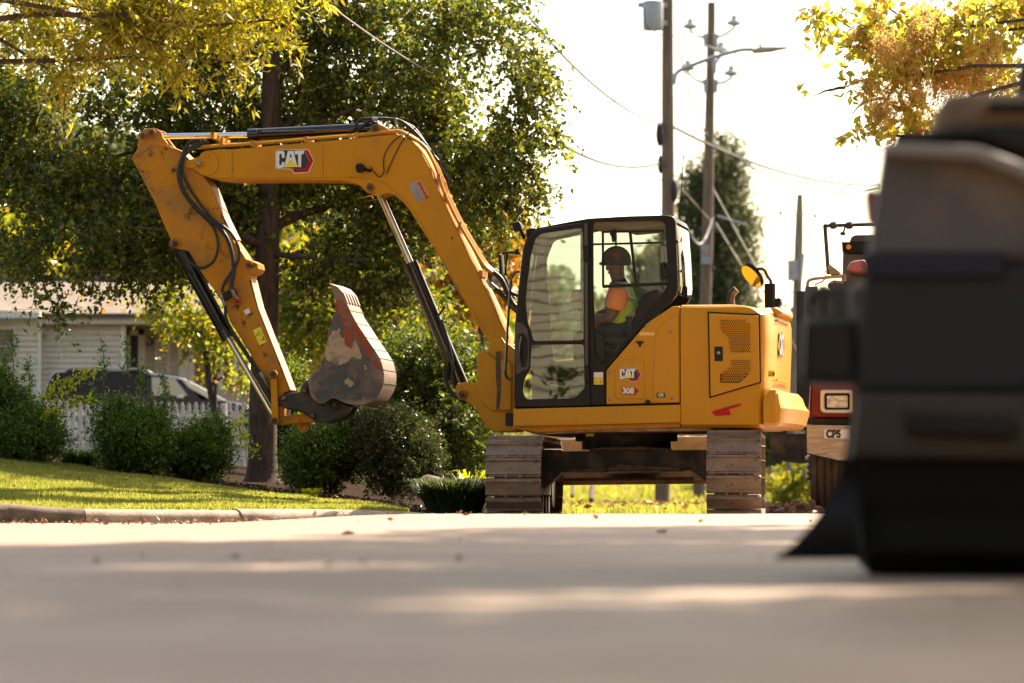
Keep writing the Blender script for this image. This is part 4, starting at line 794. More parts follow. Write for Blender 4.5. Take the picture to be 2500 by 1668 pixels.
def pin(parent, z, x, y, r, y0, y1, m=None, inner=True, name='pin', mi=None):
    cx, cz = pc(z, x, y, y0); rr = F.r(z, r)
    mb = MB().cy(cx, cz, rr, y0 - .018, y1 + .018, 24, .006)
    o = mb.build(name, m or M['yel_dirty'], parent)
    if inner:
        k = MB().tube([(cx + rr * .72 * math.cos(t), y0 - .021, cz + rr * .72 * math.sin(t)) for t in np.linspace(0, 6.2832, 22)], rr * .07, 5).cy(cx, cz, rr * .48, y0 - .028, y0 - .016, 16, .003)
        k.build('pin_cap', mi or M['greas'], o)
    return o
pin(BOOM, 'a', 1778, 612, 36, b0, b1); pin(BOOM, 'c', 713, 1163, 26, b0 - .03, b1, M['yel'])
pin(BOOM, 'a', 545, 440, 20, b0 - .02, b1, M['steel'], False)
sub(BOOM, 'pin_retainer', M['yel'], MB().plate(rnd(F.poly('a', [(450, 430), (470, 412), (560, 408), (580, 430), (575, 460), (540, 470), (465, 470), (450, 455)], b0), .01), b0 - .014, b0 - .001, .004).cy(*pc('a', 475, 440, b0), F.r('a', 12), b0 - .022, b0 - .01, 10, .002).cy(*pc('a', 608, 385, b0), F.r('a', 12), b0 - .02, b0 - .001, 10, .002))
# bracket on top for the stick cylinder
sub(BOOM, 'cylinder_bracket', M['yel'], MB().plate(rnd(F.poly('a', [(1640, 262), (1780, 195), (1800, 158), (1825, 150), (1860, 165), (1920, 200), (1990, 240), (1900, 262)], BC - .08), .012), BC - .08, BC - .055, .004).plate(rnd(F.poly('a', [(1640, 262), (1780, 195), (1800, 158), (1825, 150), (1860, 165), (1920, 200), (1990, 240), (1900, 262)], BC - .08), .012), BC + .055, BC + .08, .004))
pin(BOOM, 'a', 1813, 188, 30, BC - .08, BC + .08)
# hydraulic pipes over the boom
rt = [('a', 480, 322), ('a', 560, 325), ('a', 700, 312), ('a', 900, 300), ('a', 1200, 276), ('a', 1435, 255), ('a', 1700, 235), ('a', 1930, 212), ('a', 2010, 222), ('a', 2090, 265), ('a', 2170, 325), ('c', 425, 325), ('c', 455, 420), ('c', 520, 560), ('c', 600, 700), ('c', 650, 780), ('c', 690, 815)]
for k, (ly, off, m) in enumerate([(-.09, 0, 'yel'), (-.05, -5, 'yel'), (.0, -9, 'yel'), (.06, -9, 'yel_dirty'), (.12, -12, 'yel')]):
    pts = []
    for zz, x, y in rt:
        s_ = 1 if zz == 'a' else .667
        q = F.p(zz, x + (0 if zz == 'a' else -off * 1.5), y + off * (1 if zz == 'a' else .2), ly); pts.append(tuple(q))
    sub(BOOM, 'hydraulic_pipe', M[m], MB().tube(sm(pts[(0 if k < 3 else 3):], 3), .011 if k else .014, 8))
for zz, x, y in [('a', 655, 240), ('a', 720, 280), ('a', 945, 300), ('a', 1325, 270), ('a', 1685, 240), ('c', 440, 360), ('c', 470, 450), ('c', 540, 590), ('c', 640, 820)]:
    c_ = F.p(zz, x, y, BC - .1); sub(BOOM, 'pipe_clamp', M['yel_dirty'], MB().box(c_.x - .016, c_.x + .016, BC - .175, BC + .1, c_.z - .03, c_.z + .025))
# end fittings and hoses running behind the cab front
for k, (p_, r_) in enumerate([([(690, 808), (735, 850), (770, 930), (800, 975), (860, 1010)], .024), ([(680, 870), (720, 905), (770, 950), (830, 985)], .026), ([(700, 800), (750, 840), (775, 905), (830, 930)], .016), ([(705, 880), (740, 930), (790, 985), (850, 1030)], .022), ([(650, 770), (710, 815), (748, 880), (800, 940)], .012)]):
    sub(BOOM, 'hydraulic_hose', M['rubber'], MB().tube(sm([tuple(F.p('c', x, y, -.04 + .05 * k)) for x, y in p_], 4), r_, 8))
for x, y in [(672, 862), (688, 880), (700, 848), (712, 858)]:
    a_ = F.p('c', x - 8, y - 12, -.1); b_ = F.p('c', x + 8, y + 14, -.1); sub(BOOM, 'hose_fitting', M['steel'], MB().tube([tuple(a_), tuple(b_)], .017, 6))
sub(BOOM, 'hydraulic_hose', M['rubber'], MB().tube(sm([tuple(F.p('a', x, y, -.03)) for x, y in [(1620, 215), (1655, 195), (1680, 145), (1715, 120), (1780, 118), (1960, 125), (2040, 165), (2110, 230), (2175, 305)]], 4), .014, 8))
sub(BOOM, 'hydraulic_hose', M['rubber'], MB().tube(sm([tuple(F.p('a', x, y, .02)) for x, y in [(1690, 200), (1790, 125), (1900, 118), (2020, 150), (2100, 200), (2190, 330), (2260, 420)]], 4), .016, 8))
sub(BOOM, 'hose_sleeve', M['white'], MB().tube([tuple(F.p('a', x, y, -.031)) for x, y in [(1790, 119), (1830, 121)]], .018, 8)); sub(BOOM, 'hose_sleeve', M['white'], MB().tube([tuple(F.p('a', x, y, -.031)) for x, y in [(1955, 124), (1972, 130)]], .018, 8))
for p_ in ([(2118, 172), (2060, 215), (2000, 285), (1950, 380), (1915, 455), (1890, 515)], [(1990, 240), (1930, 290), (1880, 370), (1868, 440), (1872, 500), (1840, 535), (1805, 505), (1775, 465)]):
    sub(BOOM, 'cable', M['rubber'], MB().tube(sm([tuple(F.p('a', x, y, b0 - .02)) for x, y in p_], 4), .0055, 6))
for p_ in ([(2190, 330), (2225, 370), (2260, 430), (2300, 510), (2350, 600)], [(2230, 320), (2265, 400), (2285, 470), (2340, 560)]):
    sub(BOOM, 'cable', M['rubber'], MB().tube(sm([tuple(F.p('a', x, y, BC - .02)) for x, y in p_], 4), .016, 6))
lt = sub(BOOM, 'work_light', M['black'], MB().plate(rnd(F.poly('a', [(1682, 452), (1722, 440), (1745, 462), (1742, 500), (1700, 512), (1684, 490)], b0), .012), b0 - .09, b0 - .02, .008).tube([tuple(F.p('a', 1735, 480, b0 - .05)), tuple(F.p('a', 1775, 492, b0))], .014, 8))
# warning label
q = F.poly('a', [(2050, 595), (2135, 548), (2198, 665), (2113, 717)], b0)
lab = sub(BOOM, 'warning_label', M['white'], MB().plate(q, b0 - .003, b0 + .001, .0005))
MO = mat('orange_ink', (.75, .20, .06), .5); MK = mat('black_ink', (.02, .02, .02), .5); MYE = mat('yellow_ink', (.8, .66, .03), .45)
MWH = mat('white_ink', (.72, .72, .70), .4); MRD = mat('logo_red', (.40, .006, .008), .5, spec=.2); MGY = mat('grey_ink', (.25, .25, .25), .5)
q = F.poly('a', [(2100, 567), (2135, 548), (2198, 665), (2163, 685)], b0)
sub(lab, 'orange_band', MO, MB().plate(q, b0 - .0045, b0 - .003, .0004))
def aff(A, B, C):      # text frame: A centre, B towards reading right, C up (local x,z)
    A, B, C = (np.array(t, float) for t in (A, B, C)); ex = (B - A) / np.linalg.norm(B - A); ez = (C - A) / np.linalg.norm(C - A)
    return ex, ez, A
def textat(parent, txt, z, c, right, h, ly, m, bold=.03, name='lettering', sx=1.0):
    A = np.array(pc(z, *c, ly)); B = np.array(pc(z, *right, ly)); ex = (B - A) / np.linalg.norm(B - A); ez = np.array([-ex[1], ex[0]])
    hh = F.r(z, h)
    return MB().text(txt, hh, lambda u, v, o: (A[0] + ex[0] * u + ez[0] * v, ly - o, A[1] + ex[1] * u + ez[1] * v), bold, sx=sx).build(name, m, parent, 0)
textat(lab, 'WARNING', 'a', (2152, 632), (2181, 686), 20, b0 - .0045, MK, .02)
m_ = MB()
for k in range(9):
    f_ = .08 + k * .105
    a_ = np.array([2062, 600]) * (1 - f_) + np.array([2122, 708]) * f_; b_ = a_ + np.array([40, -22]) * (1 if k % 3 else .6)
    pa, pb = F.p('a', *a_, b0 - .0035), F.p('a', *b_, b0 - .0035); m_.tube([tuple(pa), tuple(pb)], .0016, 4)
sub(lab, 'fine_print', MGY, m_)
m_ = MB().tube([tuple(F.p('a', *t, b0 - .005)) for t in [(2108, 585), (2135, 568), (2140, 600), (2108, 585)]], .002, 4); sub(lab, 'hazard_sign', MK, m_)
# logo drawn in its own box (1095..1370 x 340..510)
def logo(parent, fn, ly, name='logo'):
    def P(pts): return [fn(x, y) for x, y in pts]
    base = MB().plate(P([(1104, 346), (1112, 340), (1330, 336), (1372, 418), (1332, 505), (1228, 512), (1210, 482), (1106, 478), (1095, 468), (1095, 360)]), ly - .003, ly + .001, .0004).build(name, MWH, parent)
    MB().plate(P([(1108, 350), (1114, 344), (1300, 341), (1338, 420), (1308, 474), (1285, 478), (1110, 474), (1100, 464), (1100, 360)]), ly - .0045, ly - .0031, .0003).build('black_field', MK, base)
    MB().plate(P([(1303, 342), (1328, 341), (1367, 418), (1329, 500), (1232, 506), (1212, 478), (1300, 476), (1340, 420)]), ly - .0045, ly - .0031, .0003).build('red_chevron', MRD, base)
    C_ = [(1112, 350), (1150, 349), (1160, 359), (1160, 398), (1141, 399), (1141, 371), (1123, 372), (1122, 449), (1140, 450), (1141, 430), (1159, 428), (1158, 458), (1146, 471), (1112, 474), (1102, 462), (1101, 362)]
    A_ = [(1184, 350), (1224, 348), (1252, 458), (1205, 414), (1160, 456)]
    T_ = [(1232, 347), (1299, 345), (1299, 371), (1281, 372), (1279, 466), (1259, 464), (1257, 373), (1234, 374)]
    for nm, l in (('letter_c', C_), ('letter_a', A_), ('letter_t', T_)):
        MB().plate(P(l), ly - .006, ly - .0046, .0003, holes=[P([(1201, 372), (1208, 372), (1214, 398), (1205, 392), (1196, 400)])] if nm == 'letter_a' else []).build(nm, MWH, base)
    MB().plate(P([(1146, 468), (1205, 417), (1268, 464)]), ly - .0075, ly - .0046, .0003).build('yellow_triangle', MYE, base)
    return base
logo(BOOM, lambda x, y: pc('a', x, y, b0), b0)
# ---- stick
s0, s1 = BC - .13, BC + .13
sp = [('a', 62, 402), ('a', 105, 330), ('a', 215, 262), ('a', 425, 352), ('a', 520, 450), ('a', 600, 560), ('a', 632, 605), ('a', 720, 830), ('a', 790, 985), ('a', 845, 1060),
      ('b', 885, 95), ('b', 925, 108), ('b', 965, 128), ('b', 972, 165), ('b', 955, 195), ('b', 915, 212), ('b', 905, 250), ('b', 960, 440), ('b', 1050, 670), ('b', 1130, 870), ('b', 1195, 1040), ('b', 1150, 1060), ('b', 1160, 1220), ('b', 1105, 1190), ('b', 1045, 1060), ('b', 990, 920), ('b', 870, 700), ('b', 770, 550), ('b', 720, 420), ('b', 655, 320), ('b', 560, 190), ('b', 470, 40),
      ('a', 400, 1055), ('a', 365, 1045), ('a', 345, 1010), ('a', 338, 975), ('a', 285, 860), ('a', 230, 720), ('a', 165, 600), ('a', 125, 520)]
STK = MB().plate(F.poly('a', sp, s0), s0, s1, .01).build('stick', M['yel_dirty'], EX)
for a_ in (s0 + .015, s1 - .045):
    sub(STK, 'cylinder_bracket', M['yel_dirty'], MB().plate(rnd(F.poly('a', [(98, 330), (112, 240), (130, 200), (175, 184), (235, 186), (272, 210), (280, 245), (340, 322), (420, 360), (215, 380)], s0), .015), a_, a_ + .03, .005))
sub(STK, 'top_plate', M['yel_dirty'], MB().plate(F.poly('a', [(62, 402), (222, 300), (425, 356), (425, 362), (222, 307), (66, 410)], s0), s0 - .01, s1 + .01, .003))
pin(STK, 'a', 147, 240, 30, s0, s1); pin(STK, 'a', 208, 220, 30, s0, s1, M['yel_dirty'], True)
pin(STK, 'a', 377, 1010, 36, s0 - .02, s1 + .02); pin(STK, 'b', 908, 142, 28, s0, s1)
m_ = MB().tube([tuple(F.p('a', x, y, s0)) for x, y in [(66, 402), (225, 560), (330, 800), (450, 1010)]], .004, 6)
m_.tube([tuple(F.p('b', x, y, s0)) for x, y in [(845, 60), (880, 230), (960, 470), (1120, 870), (1180, 1030)]], .0035, 6)
sub(STK, 'weld_seam', M['yel'], m_)
# inner face of the stick, sunlight put in as a paler strip
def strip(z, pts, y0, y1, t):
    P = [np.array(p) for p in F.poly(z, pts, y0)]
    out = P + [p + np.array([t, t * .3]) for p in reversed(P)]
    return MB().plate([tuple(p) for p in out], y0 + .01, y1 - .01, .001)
sub(STK, 'sunlit_face', M['stickface'], strip('a', [('a', 632, 600), ('a', 720, 825), ('a', 795, 980)], s0, s1, .006))
sub(STK, 'sunlit_face', M['stickface'], strip('b', [('b', 912, 240), ('b', 962, 438), ('b', 1052, 668), ('b', 1132, 868), ('b', 1195, 1035)], s0, s1, .006))
for p_, r_ in (([(555, 268), (490, 280), (450, 325), (422, 400), (408, 480), (432, 620), (520, 760), (630, 870), (672, 950), (682, 1050), (648, 1140), (575, 1188), (500, 1165), (445, 1090), (425, 1060)], .014),
               ([(610, 280), (520, 320), (440, 380), (402, 480), (410, 580), (460, 680), (560, 790), (665, 875), (745, 970), (785, 1090), (795, 1200), (785, 1280), (778, 1340)], .019),
               ([(590, 270), (480, 330), (430, 430), (440, 540), (520, 680), (640, 830), (770, 930), (832, 1050), (825, 1140), (770, 1230), (725, 1300), (710, 1360)], .013)):
    o_ = sub(STK, 'hydraulic_hose', M['rubber'], MB().tube(sm([tuple(F.p('a', x, y, b0 - .03)) for x, y in p_], 5), r_, 8))
sub(STK, 'coupler_valve', M['black'], MB().plate(rnd(F.poly('b', [(712, 355), (800, 300), (826, 345), (740, 400)], s0), .008), s0 - .06, s0, .006))
m_ = MB()
for (x, y), (x2, y2), r_ in [((775, 300), (800, 350), .02), ((795, 350), (825, 395), .018), ((700, 325), (715, 380), .014), ((715, 385), (735, 435), .015), ((985, 910), (1015, 960), .018), ((1010, 960), (1040, 1010), .016)]:
    sub(STK, 'hose_fitting', M['steel'], MB().tube([tuple(F.p('b', x, y, s0 - .05)), tuple(F.p('b', x2, y2, s0 - .05))], r_, 8))
sub(STK, 'dust_cap', MRD, MB().tube([tuple(F.p('b', 820, 388, s0 - .05)), tuple(F.p('b', 834, 408, s0 - .05))], .022, 8))
sub(STK, 'hydraulic_hose', M['rubber'], MB().tube(sm([tuple(F.p('b', x, y, s0 - .04)) for x, y in [(735, 440), (740, 520), (790, 620), (860, 730), (930, 840), (985, 910)]], 4), .014, 8))
sub(STK, 'hydraulic_hose', M['rubber'], MB().tube(sm([tuple(F.p('b', x, y, s0 - .03)) for x, y in [(770, 600), (850, 720), (940, 860), (1000, 960), (1050, 1080), (1110, 1160)]], 4), .020, 8))
l2 = sub(STK, 'warning_label', MYE, MB().plate(F.poly('b', [(933, 605), (988, 580), (1032, 690), (978, 715)], s0), s0 - .003, s0, .0005))
m_ = MB().tube([tuple(F.p('b', *t, s0 - .005)) for t in [(958, 645), (975, 612), (998, 632), (958, 645)]], .0025, 4)
m_.tube([tuple(F.p('b', *t, s0 - .005)) for t in [(985, 678), (1003, 672)]], .003, 4).cy(*pc('b', 1008, 655, s0), F.r('b', 5), s0 - .006, s0 - .003, 8, .001).tube([tuple(F.p('b', *t, s0 - .005)) for t in [(1006, 662), (1016, 680)]], .005, 4)
sub(l2, 'pictogram', MK, m_)
l3 = sub(STK, 'round_up_label', MWH, MB().plate(F.poly('b', [(868, 465), (903, 447), (916, 480), (882, 498)], s0), s0 - .003, s0, .0005))
# ---- cylinders
def cylinder(name, z, a, b, c, rb, rr, ly, eye=None):
    """barrel a-b, rod b-c"""
    A, B, C_ = (F.p(z_, *q, ly) for z_, q in ((a[0], a[1:]), (b[0], b[1:]), (c[0], c[1:])))
    d = (B - A).normalized(); 
    o = MB().tube([tuple(A), tuple(A + d * .003), tuple(B - d * .08), tuple(B - d * .079), tuple(B)], [rb * .9, rb, rb, rb * 1.05, rb * 1.03], 28).build(name, M['blackgloss'], EX)
    MB().tube([tuple(B - d * .02), tuple(C_)], rr, 24).build('rod', M['chrome'], o)
    MB().cy(C_.x, C_.z, rr * 1.6, ly - .05, ly + .05).cy(A.x, A.z, rb, ly - .05, ly + .05).build('rod_eye', M['greas'], o)
    return o
c1 = cylinder('stick_cylinder', 'a', ('a', 1813, 188), ('a', 900, 235), ('a', 208, 245), .054, .026, BC)
MB().tube([tuple(F.p('a', 960, 215, BC - .062)), tuple(F.p('a', 1600, 195, BC - .062)), tuple(F.p('a', 1650, 200, BC - .062))], .009, 8).box(*[v for c_ in [F.p('a', 985, 216, BC - .06)] for v in (c_.x - .02, c_.x + .02, BC - .075, BC - .04, c_.z - .02, c_.z + .02)]).build('feed_pipe', M['blackgloss'], c1)
c2_ = cylinder('bucket_cylinder', 'b', ('a', 380, 1020), ('b', 755, 665), ('b', 1092, 1240), .057, .026, BC - .04)
MB().tube([tuple(F.p('b', 470, 190, BC - .11)), tuple(F.p('b', 705, 610, BC - .11))], .016, 8).tube([tuple(F.p('b', 540, 170, BC - .10)), tuple(F.p('b', 745, 560, BC - .10))], .013, 8).build('feed_pipe', M['blackgloss'], c2_)
c3_ = cylinder('boom_cylinder', 'c', ('c', 555, 1385), ('c', 298, 770), ('c', 140, 415), .064, .031, BC)
for p_ in ([(455, 985), (462, 978), (440, 1010), (432, 1025), (445, 1060), (470, 1150), (480, 1230), (470, 1290), (480, 1360), (530, 1420), (565, 1440)], [(460, 1260), (463, 1320), (490, 1390), (540, 1425), (580, 1438)], [(447, 1040), (475, 1130), (500, 1240), (500, 1330), (520, 1380)]):
    MB().tube(sm([tuple(F.p('c', x, y, BC - .09)) for x, y in p_], 4), .011, 8).build('hydraulic_hose', M['rubber'], c3_)
# ---- swing bracket at the front of the machine
sb = [('c', 668, 1180), ('c', 678, 1145), ('c', 700, 1126), ('c', 735, 1125), ('c', 752, 1150), ('c', 775, 1160), ('c', 800, 1180), ('c', 800, 1575), ('c', 690, 1578), ('c', 640, 1520), ('c', 605, 1462), ('c', 560, 1430), ('c', 525, 1405), ('c', 510, 1375), ('c', 522, 1345), ('c', 560, 1338), ('c', 618, 1340), ('c', 640, 1262)]
SWG = MB().plate(F.poly('c', sb, b0 - .06), b0 - .06, b0 - .02, .012).plate(F.poly('c', sb, b0 - .06), b1 + .02, b1 + .06, .012).box(*[v for p_, q_ in [(F.p('c', 660, 1250, 0), F.p('c', 800, 1560, 0))] for v in (p_.x, q_.x, b0 - .02, b1 + .02, q_.z, p_.z)]).build('swing_bracket', M['yel'], EX)
pin(SWG, 'c', 548, 1400, 26, b0 - .06, b1 + .06)
MB().plate(rnd(F.poly('c', [(616, 1200), (660, 1185), (700, 1230), (765, 1235), (785, 1250), (785, 1478), (690, 1478), (640, 1440), (625, 1380), (620, 1330)], b0 - .06), .03), b0 - .09, b0 - .055, .015).build('cover_plate', M['yel'], SWG)
MB().plate(F.poly('c', [(706, 1195), (728, 1190), (732, 1300), (730, 1400), (722, 1470), (708, 1470), (712, 1380), (706, 1300)], b0 - .09), b0 - .093, b0 - .088, .001).build('grease_streak', mat('grease_stain', (.035, .022, .013), .5, c2=(.2, .1, .03), ns=30, lo=.5, hi=.7), SWG)
MB().box(*[v for p_, q_ in [(F.p('g', 520, 990, -.2), F.p('g', 640, 1190, -.2))] for v in (p_.x, q_.x, b0 - .075, .2, q_.z, p_.z)]).build('foot_recess', M['black'], SWG)
# ---- bucket linkage and coupler
def bar(z, p, q, r0, r1, y0, y1, ly=None):
    ly = y0 if ly is None else ly
    A, B = np.array(pc(z, *p, ly)), np.array(pc(z, *q, ly)); d = (B - A) / np.linalg.norm(B - A); n_ = np.array([-d[1], d[0]])
    ra, rb = F.r(z, r0), F.r(z, r1)
    P = [A + n_ * ra, A + n_ * ra * .7 - d * ra * .7, A - d * ra, A - n_ * ra * .7 - d * ra * .7, A - n_ * ra, B - n_ * rb, B - n_ * rb * .7 + d * rb * .7, B + d * rb, B + n_ * rb * .7 + d * rb * .7, B + n_ * rb]
    return MB().plate([tuple(p_) for p_ in P], y0, y1, .006)
LNK = bar('k', (180, 230), (205, 950), 52, 58, s0 - .055, s0 - .015).build('link_arm', M['yel'], EX)
o_ = bar('k', (180, 230), (205, 950), 52, 58, s0 - .055, s0 - .015); bar2 = MB().add(o_.v, o_.f, Matrix.Translation((0, .33, 0))); bar2.build('link_arm', M['yel'], EX)
pin(LNK, 'k', 172, 222, 72, s0 - .06, s1 + .06, M['yel_dirty']); pin(LNK, 'k', 192, 962, 64, s0 - .06, s1 + .06, M['yel_dirty'])
hb = bar('k', (200, 962), (820, 910), 66, 74, BC - .09, BC + .09)
hb.plate(circ(*pc('k', 645, 1080, BC - .03), F.r('k', 70), 20), BC - .03, BC + .02, .006, holes=[circ(*pc('k', 645, 1080, BC - .03), F.r('k', 28), 12)])
hb.plate(F.poly('k', [(520, 990), (780, 970), (715, 1090), (580, 1100)], BC - .03), BC - .025, BC + .015, .004, holes=[circ(*pc('k', 645, 1080, BC - .03), F.r('k', 30), 12)]) 
hb.build('bucket_link', M['yel_dirty'], EX)
cp = [(255, 620), (290, 560), (400, 520), (590, 508), (612, 430), (650, 360), (705, 300), (750, 340), (770, 560), (880, 690), (1000, 720), (1120, 590), (1200, 640), (1330, 700), (1425, 740), (1370, 860), (1250, 930), (1010, 1000), (860, 990), (720, 885), (560, 800), (380, 775), (262, 700)]
CPL = MB().plate(F.poly('k', cp, BC - .16), BC - .16, BC - .10, .012).plate(F.poly('k', cp, BC - .16), BC + .10, BC + .16, .012).plate(F.poly('k', [(600, 560), (900, 720), (1300, 750), (1250, 900), (900, 960), (560, 760)], BC - .10), BC - .10, BC + .10, .01).build('quick_coupler', M['greas'], EX)
for x, y, r_ in ((342, 612, 48), (680, 490, 48), (815, 882, 50), (1155, 705, 95)): pin(CPL, 'k', x, y, r_, BC - .165, BC + .165, M['greas'], r_ > 90)
for x, y in ((342, 612), (680, 490), (815, 882), (1155, 705)): MB().cy(*pc('k', x, y, BC - .18), F.r('k', 33), BC - .20, BC - .17, 16, .004).build('pin_end', mat('worn_pin', (.14, .09, .07), .6, .4), CPL) if x == 342 else MB().cy(*pc('k', x, y, BC - .18), F.r('k', 33), BC - .20, BC - .17, 16, .004).build('pin_end', bpy.data.materials['worn_pin'], CPL)
# ---- bucket
k0, k1 = BC - .28, BC + .28
side = [(1522, 378), (1600, 345), (1640, 400), (1690, 480), (1640, 500), (1700, 590), (1765, 690), (1820, 770), (1852, 830), (1872, 920), (1868, 985), (1850, 1040), (1810, 1100), (1760, 1130), (1700, 1143), (1620, 1135), (1570, 1120), (1540, 1103), (1512, 1095), (1485, 1100), (1450, 1125), (1415, 1134), (1385, 1120), (1350, 1085), (1338, 1040), (1335, 1000), (1322, 965), (1345, 945), (1375, 935), (1400, 900), (1425, 830), (1445, 755), (1462, 700), (1480, 605), (1518, 482)]
side = [(1522, 378)] + [(1592, 400), (1640, 500)] + side[5:]
BKT = MB().plate(sm(F.poly('b', side[1:], k0), 2, True), k0, k0 + .025, .004).plate(sm(F.poly('b', side[1:], k0), 2, True), k1 - .025, k1, .004).build('bucket', M['bucket'], EX)
prof = sm(F.poly('b', [(1528, 372), (1592, 402), (1640, 498), (1700, 590), (1765, 690), (1820, 770), (1852, 830), (1872, 920), (1868, 985), (1850, 1040), (1810, 1100), (1760, 1130), (1700, 1143), (1620, 1135), (1570, 1120), (1540, 1103), (1512, 1095), (1485, 1100), (1450, 1125), (1415, 1134), (1385, 1120), (1350, 1085)], k0), 3)
P = [np.array(p) for p in prof]; inner = []; outer = []
for i, p in enumerate(P):
    d = P[min(i + 1, len(P) - 1)] - P[max(i - 1, 0)]; d = d / np.linalg.norm(d); n_ = np.array([d[1], -d[0]]); inner.append(tuple(p + n_ * .02)); outer.append(p)
shell = MB(); N_ = len(P)
for A_, t_ in ((P, .004), ([np.array(q) for q in inner], 0)):
    pass
vs = [(p[0], y, p[1]) for y in (k0 + .002, k1 - .002) for p in P] + [(p[0], y, p[1]) for y in (k0 + .002, k1 - .002) for p in inner]
fs = []
for i in range(N_ - 1):
    fs += [(i, i + 1, N_ + i + 1, N_ + i), (2 * N_ + i + 1, 2 * N_ + i, 3 * N_ + i, 3 * N_ + i + 1), (i, 2 * N_ + i, 2 * N_ + i + 1, i + 1), (N_ + i, N_ + i + 1, 3 * N_ + i + 1, 3 * N_ + i)]
fs += [(0, N_, 3 * N_, 2 * N_)]
shell.add(vs, fs).build('bucket_shell', M['bucketback'], BKT)
m_ = MB()
for i in (5, 8, 11, 14, 17, 20, 24):
    p = P[i]; m_.tube([(p[0] + .001, k0, p[1]), (p[0] + .001, k1, p[1])], .0045, 5)
m_.build('wear_rib', M['greas'], BKT)
m_ = MB().plate(F.poly('b', [(1522, 470), (1530, 385), (1600, 400), (1645, 495), (1870, 905), (1862, 925), (1800, 850), (1700, 700), (1640, 560), (1600, 600), (1570, 520)], k0), k0 - .006, k0 + .002, .002)
m_.build('side_cutter', mat('bare_rust', (.30, .062, .022), .8, c2=(.22, .13, .09), ns=7, lo=.5, hi=.6, bump=.4), BKT)
MB().plate(F.poly('b', [(1520, 470), (1528, 380), (1595, 400), (1640, 500), (1600, 520)], k0), k0 + .02, k1 - .02, .004).build('cutting_edge', M['bucketback'], BKT)
def stain(pts, name, m, th=.003):
    P_ = []; n = len(pts)
    for i in range(n):
        a, b_ = np.array(pts[i], float), np.array(pts[(i + 1) % n], float)
        for k in range(9):
            q_ = a + (b_ - a) * k / 9; P_.append((q_[0] + 14 * mnoise.noise((q_[0] * .05, q_[1] * .05, 1)) + 6 * mnoise.noise((q_[0] * .31, q_[1] * .31, 1)), q_[1] + 14 * mnoise.noise((q_[0] * .05, q_[1] * .05, 9)) + 6 * mnoise.noise((q_[0] * .31, q_[1] * .31, 5))))
    return MB().plate(F.poly('b', P_, k0), k0 - th, k0 + .002, .0006).build(name, m, BKT)
Mpale = mat('pale_dried_clay', (.46, .33, .22), .9, c2=(.34, .23, .155), ns=14, bump=.3); Mdk = mat('scoured_blue_grey_steel', (.060, .062, .072), .5, .4, c2=(.16, .12, .09), ns=6, lo=.45, hi=.62, bump=.3)
stain([(1440, 800), (1420, 890), (1345, 960), (1350, 1050), (1410, 1110), (1500, 1080), (1600, 1110), (1700, 1110), (1770, 1040), (1790, 930), (1720, 850), (1640, 820), (1560, 860), (1500, 840)], 'scoured_patch', Mdk, .002)
stain([(1470, 680), (1500, 610), (1550, 600), (1570, 660), (1640, 650), (1700, 740), (1712, 820), (1650, 800), (1600, 830), (1550, 860), (1540, 790), (1510, 800), (1480, 830), (1450, 790)], 'clay_patch', Mpale, .0035)
stain([(1585, 960), (1620, 950), (1660, 985), (1640, 1010), (1600, 1000)], 'clay_patch', Mpale, .0035)
stain([(1590, 580), (1640, 570), (1660, 680), (1640, 740), (1600, 720), (1585, 650)], 'rust_patch', bpy.data.materials['bare_rust'], .005)
stain([(1730, 860), (1745, 855), (1750, 890), (1735, 890)], 'clay_patch', Mpale, .0035)
for k in range(5):
    y_ = k0 + .005 + k * (k1 - k0 - .07) / 4
    tp = [(1480, 268), (1540, 292), (1585, 340), (1612, 410), (1560, 430), (1524, 382), (1500, 330)]
    MB().plate(F.poly('b', tp, k0), y_, y_ + .06, .008).build('bucket_tooth', M['bucketback'], BKT)
# ================= upper structure
cy0, cy1 = -1.05, -.10
Mskin = M['yel_body']
out_ = [(152, 1345), (150, 1100), (152, 800), (182, 500), (205, 300), (225, 230), (262, 180), (315, 150), (480, 118), (640, 90), (900, 75), (1160, 68), (1200, 78), (1216, 112), (1224, 330), (1232, 540), (1222, 595), (1185, 650), (1040, 762), (985, 820), (757, 1088), (756, 1326)]
door = [(150, 1338), (150, 1100), (158, 800), (190, 500), (214, 300), (236, 236), (275, 186), (325, 158), (480, 134), (612, 118), (640, 118), (640, 700), (644, 1080), (656, 1312), (640, 1330)]
g1 = rnd(F.poly('d', [(262, 320), (295, 215), (335, 190), (600, 152), (607, 400), (608, 895), (275, 900), (262, 830), (238, 775), (225, 640), (240, 480)], cy0 - .02), .03)
g2 = rnd(F.poly('d', [(262, 925), (610, 920), (615, 1215), (545, 1280), (232, 1285), (208, 1250), (212, 1160), (255, 1090)], cy0 - .02), .03)
gw = rnd(F.poly('d', [(668, 112), (1122, 106), (1146, 130), (1158, 330), (1166, 520), (1140, 568), (1050, 690), (900, 870), (750, 1050), (725, 1045), (688, 990), (670, 600)], cy0), .035)
CAB = MB().plate(rnd(F.poly('d', out_, cy0), .01, 2), cy0, cy0 + .06, .012, holes=[gw, rnd(F.poly('d', [(185, 1310), (190, 800), (215, 520), (255, 240), (330, 175), (600, 140), (622, 160), (625, 1250), (600, 1310)], cy0), .03)]).build('cab', M['black'], EX)
MB().plate(rnd(F.poly('d', out_, cy0), .01, 2), cy1 - .05, cy1, .012, holes=[rnd(F.poly('d', [(250, 320), (300, 190), (620, 125), (1130, 100), (1160, 520), (1000, 700), (760, 985), (640, 1010), (300, 1010)], cy0), .04)]).build('far_frame', M['black'], CAB)
